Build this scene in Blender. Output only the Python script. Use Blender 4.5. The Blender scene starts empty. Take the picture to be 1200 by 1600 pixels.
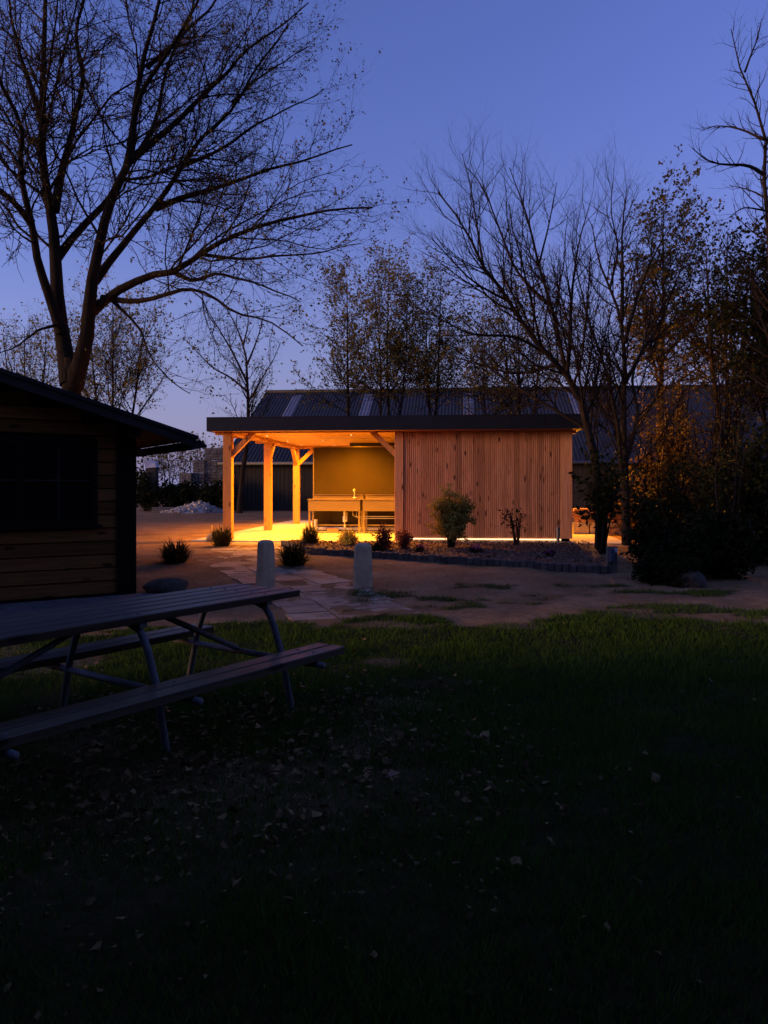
import bpy, math, random
import numpy as np
from mathutils import Vector, Matrix

S = bpy.context.scene
COL = S.collection
R = math.radians
random.seed(7)
RNG = np.random.default_rng(11)

# ------------------------------------------------------------------ camera, sky, sun, exposure
EYE = 1.5
cam = bpy.data.objects.new('camera', bpy.data.cameras.new('camera'))
COL.objects.link(cam)
S.camera = cam
cam.location = (0, 0, EYE)
cam.rotation_euler = (math.pi / 2, 0, 0)
cam.data.sensor_width = 36
cam.data.lens = 27
cam.data.shift_y = -0.025
cam.data.clip_start = 0.05
cam.data.clip_end = 3000

SUN_AZ = -103.0
world = bpy.data.worlds.new('World')
S.world = world
world.use_nodes = True
wn = world.node_tree
sky = wn.nodes.new('ShaderNodeTexSky')
sky.sky_type = 'NISHITA'
sky.sun_disc = False
sky.sun_elevation = R(0.0)
sky.sun_rotation = R(SUN_AZ)
sky.ozone_density = 3.2
sky.dust_density = 0.3
tint = wn.nodes.new('ShaderNodeMix')
tint.data_type = 'RGBA'
tint.blend_type = 'MULTIPLY'
tint.inputs[0].default_value = 1.0
tint.inputs[7].default_value = (1.22, 0.775, 1.03, 1)
wn.links.new(sky.outputs[0], tint.inputs[6])
# low band of the sky: pale lavender dusk all round
_tc = wn.nodes.new('ShaderNodeTexCoord')
_sx = wn.nodes.new('ShaderNodeSeparateXYZ')
_mr = wn.nodes.new('ShaderNodeMapRange')
_mr.inputs[1].default_value = 0.0; _mr.inputs[2].default_value = 0.30
_mr.inputs[3].default_value = 0.85; _mr.inputs[4].default_value = 0.0
low = wn.nodes.new('ShaderNodeMix')
low.data_type = 'RGBA'
low.inputs[7].default_value = (0.195, 0.245, 0.485, 1)
wn.links.new(_tc.outputs['Generated'], _sx.inputs[0])
wn.links.new(_sx.outputs['Z'], _mr.inputs[0])
wn.links.new(_mr.outputs[0], low.inputs[0])
wn.links.new(tint.outputs[2], low.inputs[6])
wn.links.new(low.outputs[2], wn.nodes['Background'].inputs[0])
wn.nodes['Background'].inputs[1].default_value = 0.15

sun = bpy.data.objects.new('sun', bpy.data.lights.new('sun', 'SUN'))
COL.objects.link(sun)
sun.data.energy = 0.36
sun.data.color = (1.0, 0.53, 0.24)
sun.data.angle = R(12)
_el = R(7)
_d = Vector((math.sin(R(SUN_AZ)) * math.cos(_el), math.cos(R(SUN_AZ)) * math.cos(_el), math.sin(_el)))
sun.rotation_euler = _d.to_track_quat('Z', 'Y').to_euler()
sun.location = _d * 60

S.view_settings.view_transform = 'Standard'
S.view_settings.look = 'None'
S.view_settings.gamma = 1
S.view_settings.use_curve_mapping = False
S.view_settings.exposure = 3.1
S.render.engine = 'CYCLES'
S.cycles.use_denoising = True
S.cycles.sample_clamp_indirect = 4.0
S.cycles.max_bounces = 6
S.cycles.diffuse_bounces = 4
AMBER = (1.0, 0.34, 0.010)
LAMP_POWER = 100.0

# ------------------------------------------------------------------ helpers
def px(x, y, D):
    """point at distance D that is seen at picture position x, y"""
    return np.array([(x - 600) / 1200 * D, D, EYE + (760 - y) / 1200 * D])

def link_mesh(name, me, mat, parent=None):
    o = bpy.data.objects.new(name, me)
    COL.objects.link(o)
    if mat is not None and len(me.materials) == 0:
        me.materials.append(mat)
    if parent is not None:
        o.parent = parent
    return o

def mesh_np(name, verts, faces, smooth=False):
    verts = np.asarray(verts, dtype=np.float32).reshape(-1, 3)
    faces = np.asarray(faces, dtype=np.int32)
    k = faces.shape[1]
    me = bpy.data.meshes.new(name)
    me.vertices.add(len(verts))
    me.vertices.foreach_set('co', verts.ravel())
    me.loops.add(faces.size)
    me.loops.foreach_set('vertex_index', faces.ravel())
    me.polygons.add(len(faces))
    me.polygons.foreach_set('loop_start', np.arange(0, faces.size, k, dtype=np.int32))
    me.polygons.foreach_set('loop_total', np.full(len(faces), k, dtype=np.int32))
    if smooth:
        me.polygons.foreach_set('use_smooth', np.ones(len(faces), dtype=bool))
    me.update()
    me.validate()
    return me

class MB:
    def __init__(self):
        self.v, self.f = [], []
    def add(self, vs, fs):
        b = len(self.v)
        self.v += [tuple(p) for p in vs]
        self.f += [tuple(i + b for i in q) for q in fs]
        return self
    def box(self, x0, x1, y0, y1, z0, z1, jit=0.0):
        j = lambda: random.uniform(-jit, jit) if jit else 0
        vs = [(x + j(), y + j(), z + j()) for x in (x0, x1) for y in (y0, y1) for z in (z0, z1)]
        return self.add(vs, [(0, 1, 3, 2), (4, 6, 7, 5), (0, 4, 5, 1), (2, 3, 7, 6), (0, 2, 6, 4), (1, 5, 7, 3)])
    def cbox(self, x0, x1, y0, y1, z0, z1, c=0.004):
        """box with chamfered long edges (axis z)"""
        p = [(x0 + c, y0), (x1 - c, y0), (x1, y0 + c), (x1, y1 - c), (x1 - c, y1), (x0 + c, y1), (x0, y1 - c), (x0, y0 + c)]
        return self.prism([(a, b, z0) for a, b in p], (0, 0, z1 - z0))
    def prism(self, base, d):
        n = len(base)
        vs = list(base) + [(p[0] + d[0], p[1] + d[1], p[2] + d[2]) for p in base]
        fs = [tuple(range(n))[::-1], tuple(range(n, 2 * n))]
        fs += [(i, (i + 1) % n, n + (i + 1) % n, n + i) for i in range(n)]
        return self.add(vs, fs)
    def beam(self, a, b, w, h, up=(0, 0, 1)):
        a, b = Vector(a), Vector(b)
        d = (b - a).normalized()
        s = d.cross(Vector(up)).normalized()
        t = s.cross(d)
        q = [a + s * (i * w / 2) + t * (j * h / 2) for i, j in ((-1, -1), (1, -1), (1, 1), (-1, 1))]
        return self.prism([tuple(p) for p in q], tuple(b - a))
    def tube(self, pts, r, n=8, caps=True):
        pts = [Vector(p) for p in pts]
        rr = r if isinstance(r, (list, tuple)) else [r] * len(pts)
        ref = Vector((0, 0, 1)) if abs((pts[-1] - pts[0]).normalized().z) < 0.8 else Vector((1, 0, 0))
        vs, m = [], len(pts)
        for i, p in enumerate(pts):
            t = (pts[min(i + 1, m - 1)] - pts[max(i - 1, 0)]).normalized()
            s = t.cross(ref).normalized()
            u = s.cross(t)
            vs += [p + (s * math.cos(2 * math.pi * k / n) + u * math.sin(2 * math.pi * k / n)) * rr[i] for k in range(n)]
        fs = [(i * n + k, i * n + (k + 1) % n, (i + 1) * n + (k + 1) % n, (i + 1) * n + k) for i in range(m - 1) for k in range(n)]
        if caps:
            fs += [tuple(range(n))[::-1], tuple((m - 1) * n + k for k in range(n))]
        return self.add(vs, fs)
    def lathe(self, prof, n=16, at=(0, 0, 0)):
        vs = [(at[0] + r * math.cos(2 * math.pi * k / n), at[1] + r * math.sin(2 * math.pi * k / n), at[2] + z) for r, z in prof for k in range(n)]
        m = len(prof)
        fs = [(i * n + k, i * n + (k + 1) % n, (i + 1) * n + (k + 1) % n, (i + 1) * n + k) for i in range(m - 1) for k in range(n)]
        fs += [tuple(range(n))[::-1], tuple((m - 1) * n + k for k in range(n))]
        return self.add(vs, fs)
    def mesh(self, name, smooth=False):
        me = bpy.data.meshes.new(name)
        me.from_pydata(self.v, [], self.f)
        if smooth:
            me.polygons.foreach_set('use_smooth', [True] * len(me.polygons))
        me.update()
        return me
    def build(self, name, mat, parent=None, smooth=False):
        return link_mesh(name, self.mesh(name, smooth), mat, parent)

def thing(name, label, cat, loc=(0, 0, 0), rz=0.0, group=None):
    o = bpy.data.objects.new(name, None)
    o.empty_display_size = 0.2
    COL.objects.link(o)
    o.location = loc
    o.rotation_euler = (0, 0, rz)
    return tag(o, label, cat, group)

def tag(o, label, cat, group=None):
    o['label'] = label
    o['category'] = cat
    if group:
        o['group'] = group
    return o

def struct(o):
    o['kind'] = 'structure'
    return o

def stuff(o):
    o['kind'] = 'stuff'
    return o

def copy_obj(o, parent=None, loc=None, rot=None):
    c = o.copy()
    COL.objects.link(c)
    c.parent = parent
    if loc is not None:
        c.location = loc
    if rot is not None:
        c.rotation_euler = rot
    return c

# ------------------------------------------------------------------ materials
def new_mat(name):
    m = bpy.data.materials.new(name)
    m.use_nodes = True
    nt = m.node_tree
    return m, nt, nt.nodes['Principled BSDF']

def N(nt, t, **kw):
    n = nt.nodes.new(t)
    for k, v in kw.items():
        setattr(n, k, v)
    return n

def ramp(nt, fac, cols):
    r = N(nt, 'ShaderNodeValToRGB')
    el = r.color_ramp.elements
    while len(el) < len(cols):
        el.new(0.5)
    for e, (p, c) in zip(el, cols):
        e.position = p
        e.color = (*c, 1)
    nt.links.new(fac, r.inputs[0])
    return r.outputs[0]

def coords(nt, scale=(1, 1, 1), which='Object'):
    tc = N(nt, 'ShaderNodeTexCoord')
    mp = N(nt, 'ShaderNodeMapping')
    mp.inputs['Scale'].default_value = scale
    nt.links.new(tc.outputs[which], mp.inputs[0])
    return mp.outputs[0]

def noise(nt, vec, scale, detail=5, rough=0.6):
    n = N(nt, 'ShaderNodeTexNoise')
    n.inputs['Scale'].default_value = scale
    n.inputs['Detail'].default_value = detail
    n.inputs['Roughness'].default_value = rough
    nt.links.new(vec, n.inputs['Vector'])
    return n.outputs[0]

def bump(nt, b, h, strength=0.3, dist=0.02):
    n = N(nt, 'ShaderNodeBump')
    n.inputs['Strength'].default_value = strength
    n.inputs['Distance'].default_value = dist
    nt.links.new(h, n.inputs['Height'])
    nt.links.new(n.outputs[0], b.inputs['Normal'])

def mix(nt, fac, a, b, mode='MIX'):
    m = N(nt, 'ShaderNodeMix', data_type='RGBA', blend_type=mode)
    for sock, val in ((m.inputs[0], fac), (m.inputs[6], a), (m.inputs[7], b)):
        if hasattr(val, 'links') or hasattr(val, 'is_linked'):
            nt.links.new(val, sock)
        elif isinstance(val, (int, float)):
            sock.default_value = val
        else:
            sock.default_value = (*val, 1)
    return m.outputs[2]

def mat_noise(name, c1, c2, scale=4, rough=0.8, bs=0.3, bscale=30, stretch=(1, 1, 1), metal=0.0, bdist=0.01, spec=0.5, rand=0.0):
    m, nt, b = new_mat(name)
    v = coords(nt, stretch)
    if rand:
        oi = N(nt, 'ShaderNodeObjectInfo')
        add = N(nt, 'ShaderNodeVectorMath', operation='ADD')
        sc = N(nt, 'ShaderNodeMath', operation='MULTIPLY')
        sc.inputs[1].default_value = 37.0
        nt.links.new(oi.outputs['Random'], sc.inputs[0])
        nt.links.new(v, add.inputs[0])
        nt.links.new(sc.outputs[0], add.inputs[1])
        v = add.outputs[0]
    c = ramp(nt, noise(nt, v, scale), [(0.3, c1), (0.7, c2)])
    if rand:
        lo, hi = 1 - rand, 1 + rand * 0.6
        c = mix(nt, 1.0, c, ramp(nt, oi.outputs['Random'], [(0, (lo,) * 3), (1, (hi,) * 3)]), 'MULTIPLY')
    nt.links.new(c, b.inputs['Base Color'])
    b.inputs['Roughness'].default_value = rough
    b.inputs['Metallic'].default_value = metal
    b.inputs['Specular IOR Level'].default_value = spec
    if bs:
        bump(nt, b, noise(nt, v, bscale), bs, bdist)
    return m

def mat_wood(name, dark, light, axis='Z', rough=0.6, knots=True, rand=0.25, spec=0.4, bs=0.15):
    """grain stretched along one axis, growth-ring streaks, dark knots, a tone of its own for every board"""
    m, nt, b = new_mat(name)
    st = {'X': (0.8, 14, 14), 'Y': (14, 0.8, 14), 'Z': (14, 14, 0.8)}[axis]
    tc = N(nt, 'ShaderNodeTexCoord')
    oi = N(nt, 'ShaderNodeObjectInfo')
    sc = N(nt, 'ShaderNodeMath', operation='MULTIPLY')
    sc.inputs[1].default_value = 53.0
    nt.links.new(oi.outputs['Random'], sc.inputs[0])
    add = N(nt, 'ShaderNodeVectorMath', operation='ADD')
    nt.links.new(tc.outputs['Object'], add.inputs[0])
    nt.links.new(sc.outputs[0], add.inputs[1])
    mp = N(nt, 'ShaderNodeMapping')
    mp.inputs['Scale'].default_value = st
    nt.links.new(add.outputs[0], mp.inputs[0])
    g = noise(nt, mp.outputs[0], 2.2, 6, 0.65)
    c = ramp(nt, g, [(0.25, dark), (0.7, light)])
    if rand:
        c = mix(nt, 1.0, c, ramp(nt, oi.outputs['Random'], [(0, (1 - rand, 1 - rand * 1.25, 1 - rand * 1.4)), (0.5, (1, 0.95, 0.9)), (1, (1 + rand * .5,) * 3)]), 'MULTIPLY')
    if knots:
        mk = N(nt, 'ShaderNodeMapping')
        ks = {'X': (2.2, 6, 6), 'Y': (6, 2.2, 6), 'Z': (6, 6, 2.2)}[axis]
        mk.inputs['Scale'].default_value = ks
        nt.links.new(add.outputs[0], mk.inputs[0])
        vo = N(nt, 'ShaderNodeTexVoronoi')
        vo.inputs['Scale'].default_value = 1.0
        nt.links.new(mk.outputs[0], vo.inputs['Vector'])
        kf = ramp(nt, vo.outputs['Distance'], [(0.10, (1, 1, 1)), (0.2, (0, 0, 0))])
        c = mix(nt, kf, c, tuple(x * 0.32 for x in dark))
    nt.links.new(c, b.inputs['Base Color'])
    b.inputs['Roughness'].default_value = rough
    b.inputs['Specular IOR Level'].default_value = spec
    bump(nt, b, g, bs, 0.006)
    return m

def mat_leaf(name, c1, c2, trans=0.35):
    m, nt, b = new_mat(name)
    at = N(nt, 'ShaderNodeAttribute', attribute_name='rnd')
    c = ramp(nt, at.outputs['Fac'], [(0, c1), (1, c2)])
    nt.links.new(c, b.inputs['Base Color'])
    b.inputs['Roughness'].default_value = 0.6
    b.inputs['Specular IOR Level'].default_value = 0.06
    tr = N(nt, 'ShaderNodeBsdfTranslucent')
    nt.links.new(c, tr.inputs[0])
    ms = N(nt, 'ShaderNodeMixShader')
    ms.inputs[0].default_value = trans
    nt.links.new(b.outputs[0], ms.inputs[1])
    nt.links.new(tr.outputs[0], ms.inputs[2])
    nt.links.new(ms.outputs[0], nt.nodes['Material Output'].inputs[0])
    return m

def mat_emit(name, col, strength):
    m, nt, b = new_mat(name)
    b.inputs['Base Color'].default_value = (0.8, 0.8, 0.8, 1)
    b.inputs['Emission Color'].default_value = (*col, 1)
    b.inputs['Emission Strength'].default_value = strength
    return m

def mat_plain(name, c, rough=0.5, metal=0.0, spec=0.5):
    return mat_noise(name, tuple(x * 0.85 for x in c), tuple(x * 1.1 for x in c), 6, rough, 0.05, 60, metal=metal, spec=spec)

M = {}
M['cladding'] = mat_wood('larch_cladding', (0.40, 0.178, 0.078), (0.78, 0.425, 0.23), 'Z', 0.7, True, 0.27, 0.15)
M['post'] = mat_wood('douglas_post', (0.36, 0.15, 0.035), (0.54, 0.255, 0.07), 'Z', 0.6, True, 0.1)
M['beam_x'] = mat_wood('douglas_beam', (0.36, 0.15, 0.035), (0.54, 0.255, 0.07), 'X', 0.6, True, 0.1)
M['beam_y'] = mat_wood('douglas_beam_side', (0.36, 0.15, 0.035), (0.54, 0.255, 0.07), 'Y', 0.6, True, 0.1)
M['ceiling'] = mat_wood('pine_ceiling', (0.48, 0.26, 0.07), (0.66, 0.40, 0.13), 'X', 0.55, True, 0.15)
M['fascia'] = mat_noise('anthracite_fascia', (0.005, 0.0065, 0.012), (0.008, 0.010, 0.017), 3, 0.5, 0.03, 40, spec=0.25)
M['roofing'] = mat_noise('roof_membrane', (0.04, 0.04, 0.045), (0.06, 0.06, 0.065), 3, 0.9, 0.2, 30)
M['panel'] = mat_noise('partition_laminate', (0.034, 0.024, 0.008), (0.045, 0.031, 0.010), 1.2, 0.6, 0.02, 8, spec=0.06)
M['dark_wall'] = mat_noise('dark_rear_wall', (0.02, 0.018, 0.016), (0.03, 0.026, 0.022), 3, 0.8)
M['slab'] = mat_noise('concrete_slab', (0.36, 0.345, 0.31), (0.50, 0.48, 0.43), 1.6, 0.85, 0.25, 40)
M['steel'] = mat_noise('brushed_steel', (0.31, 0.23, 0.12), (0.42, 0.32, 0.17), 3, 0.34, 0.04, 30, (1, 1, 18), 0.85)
M['plastic'] = mat_plain('white_pipe', (0.62, 0.6, 0.56), 0.4)
M['led'] = mat_emit('led_strip', (1.0, 0.62, 0.30), 0.24)  # emission in place of lamplit floor below the cladding
M['lens'] = mat_emit('spot_lens', (1.0, 0.66, 0.25), 1.2)
M['concrete'] = mat_noise('weathered_concrete', (0.38, 0.28, 0.16), (0.60, 0.46, 0.28), 5, 0.95, 0.5, 45, bdist=0.02)
M['dark_concrete'] = mat_noise('dark_concrete', (0.08, 0.068, 0.05), (0.15, 0.128, 0.095), 6, 0.95, 0.4, 40)
M['border'] = mat_noise('border_stone', (0.055, 0.044, 0.034), (0.115, 0.095, 0.075), 9, 0.95, 0.5, 50, rand=0.35)
M['paver'] = mat_noise('path_paver', (0.21, 0.14, 0.085), (0.43, 0.31, 0.20), 3.5, 0.9, 0.4, 40, rand=0.2)
M['terrace'] = mat_noise('terrace_paving', (0.07, 0.065, 0.065), (0.12, 0.11, 0.11), 4, 0.8, 0.3, 30, rand=0.2)
M['cabin_board'] = mat_wood('stained_cabin_board', (0.07, 0.03, 0.009), (0.17, 0.075, 0.022), 'X', 0.75, True, 0.4, 0.1)
M['cabin_dark'] = mat_noise('black_stained_trim', (0.004, 0.0032, 0.003), (0.009, 0.007, 0.006), 8, 0.85, 0.2, 30, spec=0.08)
M['cabin_roof'] = mat_noise('bitumen_shingle', (0.010, 0.010, 0.011), (0.025, 0.024, 0.025), 7, 0.9, 0.4, 50, spec=0.15)
M['verge'] = mat_noise('grey_verge_board', (0.012, 0.011, 0.011), (0.026, 0.023, 0.022), 5, 0.85, 0.2, 30, spec=0.15)
M['glass'] = mat_plain('dark_window_glass', (0.004, 0.004, 0.005), 0.08)
M['old_beam'] = mat_noise('weathered_beam', (0.10, 0.09, 0.075), (0.17, 0.15, 0.13), 6, 0.8, 0.3, 30)
M['table_wood'] = mat_wood('weathered_table_plank', (0.035, 0.027, 0.017), (0.095, 0.070, 0.043), 'X', 0.40, True, 0.4, 0.25, 0.4)
M['galvanised'] = mat_noise('galvanised_tube', (0.09, 0.092, 0.097), (0.16, 0.163, 0.17), 9, 0.65, 0.15, 40, metal=0.2, spec=.15)
M['bark_oak'] = mat_noise('oak_bark', (0.006, 0.0045, 0.0032), (0.024, 0.017, 0.011), 5, 0.95, 0.9, 9, (1, 1, 0.25), bdist=0.06, spec=.1)
M['bark'] = mat_noise('grey_bark', (0.014, 0.010, 0.007), (0.038, 0.028, 0.021), 6, 0.95, 0.5, 14, (1, 1, 0.4), bdist=0.03, spec=.1)
M['twig'] = mat_noise('twig_bark', (0.012, 0.0085, 0.006), (0.024, 0.017, 0.012), 3, 0.95, 0, spec=.1)
M['leaf_oak'] = mat_leaf('young_oak_leaf', (0.06, 0.05, 0.012), (0.19, 0.145, 0.04))
M['leaf_olive'] = mat_leaf('olive_leaf', (0.09, 0.075, 0.016), (0.28, 0.21, 0.05), 0.5)
M['leaf_amber'] = mat_leaf('amber_leaf', (0.06, 0.046, 0.008), (0.17, 0.125, 0.026))
M['leaf_spring'] = mat_leaf('pale_spring_leaf', (0.12, 0.10, 0.02), (0.36, 0.28, 0.06), 0.5)
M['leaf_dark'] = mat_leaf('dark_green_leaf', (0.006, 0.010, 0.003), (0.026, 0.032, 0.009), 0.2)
M['leaf_shrub'] = mat_leaf('variegated_leaf', (0.16, 0.14, 0.02), (0.75, 0.56, 0.12))
M['leaf_red'] = mat_leaf('red_tipped_leaf', (0.10, 0.05, 0.03), (0.34, 0.08, 0.05))
M['petal'] = mat_leaf('pink_petal', (0.35, 0.05, 0.22), (0.55, 0.12, 0.40))
M['tuft'] = mat_leaf('tuft_blade', (0.02, 0.022, 0.008), (0.11, 0.09, 0.03), 0.2)
M['grass'] = mat_leaf('lawn_blade', (0.025, 0.06, 0.006), (0.074, 0.138, 0.018), 0.18)
M['litter'] = mat_leaf('dead_leaf', (0.045, 0.025, 0.008), (0.27, 0.17, 0.07), 0.1)
M['chips'] = mat_leaf('bark_chip', (0.07, 0.036, 0.02), (0.36, 0.20, 0.12), 0.0)
M['hedge'] = mat_noise('conifer_foliage', (0.01, 0.018, 0.007), (0.03, 0.045, 0.015), 9, 0.9, 1.0, 20, bdist=.08)  # only for the added hedges that block light out of view
M['rock'] = mat_noise('field_stone', (0.026, 0.022, 0.017), (0.065, 0.055, 0.042), 6, 0.95, 0.6, 25, bdist=0.03)
M['rubble'] = mat_noise('pale_rubble', (0.32, 0.31, 0.29), (0.52, 0.50, 0.47), 8, 0.9, 0.4, 30, rand=0.15)
M['bundle'] = mat_noise('stacked_block', (0.06, 0.06, 0.065), (0.17, 0.168, 0.168), 6, 0.9, 0.6, 30, rand=0.4, bdist=.05)
M['barn_sheet'] = mat_noise('corrugated_sheet', (0.011, 0.011, 0.012), (0.022, 0.022, 0.024), 1.5, 0.75, 0.1, 20)
M['skylight'] = mat_noise('translucent_sheet', (0.11, 0.11, 0.12), (0.18, 0.18, 0.20), 2, 0.5, 0.1, 20)
M['barn_wood'] = mat_noise('barn_boarding', (0.018, 0.015, 0.012), (0.035, 0.03, 0.024), 3, 0.9, 0.2, 20, (6, 6, 0.4))
M['gutter'] = mat_plain('zinc_gutter', (0.09, 0.09, 0.09), 0.6, 0.2)
M['tarp'] = mat_plain('pale_tarpaulin', (0.42, 0.46, 0.55), 0.5)
M['blue'] = mat_plain('blue_grey_plastic', (0.06, 0.075, 0.11), 0.4)
M['white'] = mat_plain('white_label', (0.6, 0.6, 0.6), 0.5)
M['raw_wood'] = mat_wood('raw_timber', (0.34, 0.20, 0.10), (0.52, 0.34, 0.19), 'X', 0.7, True, 0.3)
M['block_pale'] = mat_noise('pale_block', (0.42, 0.38, 0.32), (0.55, 0.50, 0.43), 4, 0.9, 0.3, 30)

# ------------------------------------------------------------------ ground
def smooth(t):
    t = np.clip(t, 0, 1)
    return t * t * (3 - 2 * t)

def gz(x, y):
    return 0.236 * smooth((np.asarray(y, float) - 8) / 8)

def vnoise(x, y, seed=0):
    """smooth value noise in numpy"""
    x = np.asarray(x, float); y = np.asarray(y, float)
    xi, yi = np.floor(x).astype(np.int64), np.floor(y).astype(np.int64)
    fx, fy = smooth(x - xi), smooth(y - yi)
    def h(a, b):
        n = (a * 374761393 + b * 668265263 + seed * 1442695041) & 0x7fffffff
        n = ((n ^ (n >> 13)) * 1274126177) & 0x7fffffff
        return ((n ^ (n >> 16)) & 0xffff) / 65535.0
    return (h(xi, yi) * (1 - fx) + h(xi + 1, yi) * fx) * (1 - fy) + (h(xi, yi + 1) * (1 - fx) + h(xi + 1, yi + 1) * fx) * fy

def fbm(x, y, seed=0, o=4):
    a, s, t = 0.5, 0.0, 0.0
    for i in range(o):
        s = s + a * vnoise(x * 2 ** i, y * 2 ** i, seed + i); t += a; a *= 0.55
    return s / t

EDGE = np.array([(-30, 7.2), (-6, 7.4), (-1.2, 8.3), (-0.2, 8.75), (0.4, 8.9), (0.95, 8.15), (1.6, 8.6), (2.2, 9.2), (3.2, 9.0), (4.5, 8.6), (6.5, 8.2), (30, 8)])
def lawn_mask(x, y):
    e = np.interp(x, EDGE[:, 0], EDGE[:, 1]) + (fbm(x * 1.6, y * 1.6, 3) - 0.5) * 1.5 + (fbm(x * 6, y * 6, 8, 2) - 0.5) * 0.5
    m = smooth((e - y) / 0.25 + 0.5)
    patch = smooth((fbm(x * 0.9 + 7, y * 1.9, 21) - 0.62) / 0.06) * ((y > 8) & (y < 11.2) & (x > -0.5))
    bare = smooth((fbm(x * 0.7 + 3, y * 1.2, 31) - 0.58) / 0.08) * smooth((y - 4.5) / 1.5)
    bare = np.maximum(bare, smooth((fbm(x * 1.1, y * 1.1, 37) - 0.38) / 0.2) * .85 * np.exp(-((x + 0.9) / 1.3) ** 2 - ((y - 4.4) / 1.1) ** 2))
    return np.clip(np.maximum(m * (1 - 0.7 * bare), patch * 0.7), 0, 1)

def axis_steps(lo, hi, dense_lo, dense_hi, step, growth=1.25):
    a = list(np.arange(dense_lo, dense_hi + 1e-6, step))
    s = step
    while a[-1] < hi:
        s *= growth; a.append(a[-1] + s)
    s = step
    while a[0] > lo:
        s *= growth; a.insert(0, a[0] - s)
    return np.array(a)

xs = axis_steps(-900, 900, -7.5, 7.5, 0.1)
ys = axis_steps(-200, 1500, 1.2, 18, 0.09)
X, Y = np.meshgrid(xs, ys)
near = ((X > -9) & (X < 9) & (Y > 0) & (Y < 17.5)).astype(float)
lm = lawn_mask(X, Y)
rough = (fbm(X * 2.2, Y * 2.2, 5) - 0.5) * 0.05 + (fbm(X * 8, Y * 8, 6, 3) - 0.5) * 0.035
Z = gz(X, Y) + rough * near * (1 - smooth((Y - 16.0) / 1.2)) - 0.012
nx, ny = len(xs), len(ys)
idx = np.arange(nx * ny).reshape(ny, nx)
F = np.stack([idx[:-1, :-1], idx[:-1, 1:], idx[1:, 1:], idx[1:, :-1]], -1).reshape(-1, 4)
me = mesh_np('ground', np.stack([X, Y, Z], -1), F, True)
at = me.attributes.new('lawn', 'FLOAT', 'POINT')
at.data.foreach_set('value', lm.astype(np.float32).ravel())
m, nt, b = new_mat('sandy_ground')
v = coords(nt)
n1 = noise(nt, v, 1.3, 8, 0.65)
n2 = noise(nt, v, 14, 5, 0.7)
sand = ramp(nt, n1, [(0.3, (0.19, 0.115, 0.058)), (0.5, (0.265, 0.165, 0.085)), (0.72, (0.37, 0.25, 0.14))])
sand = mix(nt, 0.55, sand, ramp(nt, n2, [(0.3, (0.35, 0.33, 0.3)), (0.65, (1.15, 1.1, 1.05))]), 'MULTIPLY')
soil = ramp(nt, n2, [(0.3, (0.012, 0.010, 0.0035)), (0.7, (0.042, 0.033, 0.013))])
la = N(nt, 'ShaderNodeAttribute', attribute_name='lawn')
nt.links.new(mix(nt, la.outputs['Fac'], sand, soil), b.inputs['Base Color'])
b.inputs['Roughness'].default_value = 0.95
b.inputs['Specular IOR Level'].default_value = 0.05
bump(nt, b, noise(nt, v, 26, 7, 0.7), 0.8, 0.03)
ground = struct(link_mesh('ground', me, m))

# ------------------------------------------------------------------ lawn, leaf litter
def set_rnd(me, vals):
    a = me.attributes.new('rnd', 'FLOAT', 'POINT')
    a.data.foreach_set('value', np.asarray(vals, dtype=np.float32).ravel())

def blades(name, P, hgt, wid, lean, mat, rnd, bend=0.0):
    n = len(P)
    a = RNG.uniform(0, 2 * np.pi, n); l = RNG.uniform(0, 2 * np.pi, n)
    s = np.stack([np.cos(a), np.sin(a), np.zeros(n)], -1) * (wid / 2)[:, None]
    t = np.stack([np.cos(l) * lean, np.sin(l) * lean, np.ones(n)], -1) * hgt[:, None]
    V = np.stack([P - s, P + s, P + t], 1).reshape(-1, 3)
    Fc = np.arange(3 * n).reshape(n, 3)
    me = mesh_np(name, V, Fc)
    set_rnd(me, np.repeat(rnd, 3))
    return link_mesh(name, me, mat)

gp, gh, gw = [], [], []
for y0, y1, dens, h, w in ((1.7, 3.2, 9000, .05, .0045), (3.2, 5, 6500, .052, .0055), (5, 7.2, 4200, .055, .008), (7.2, 11.4, 3000, .038, .010)):
    hw = 0.72 * y1 + 0.25
    n = int((y1 - y0) * 2 * hw * dens)
    x = RNG.uniform(-hw, hw, n); y = RNG.uniform(y0, y1, n)
    keep = (RNG.random(n) < lawn_mask(x, y) * (0.45 + 0.75 * fbm(x * 3, y * 3, 40))) & (np.abs(x) < 0.72 * y + .25)
    x, y = x[keep], y[keep]
    gp.append(np.stack([x, y, gz(x, y) - 0.02], -1))
    gh.append(h * RNG.uniform(.5, 1.35, len(x)) * (0.25 + 1.5 * fbm(x * 2.3, y * 2.3, 50) ** 1.5) + 0.018)
    gw.append(np.full(len(x), w))
P = np.concatenate(gp); hh = np.concatenate(gh); ww = np.concatenate(gw)
rnd = np.clip(0.55 * fbm(P[:, 0] * 1.7, P[:, 1] * 1.7, 60) + RNG.uniform(0, .6, len(P)), 0, 1)
lawn = stuff(blades('grass', P, hh, ww, RNG.uniform(.1, .9, len(P)), M['grass'], rnd))
lawn['label'] = 'short dark green lawn grass covering the foreground'
lawn['category'] = 'grass'

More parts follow.
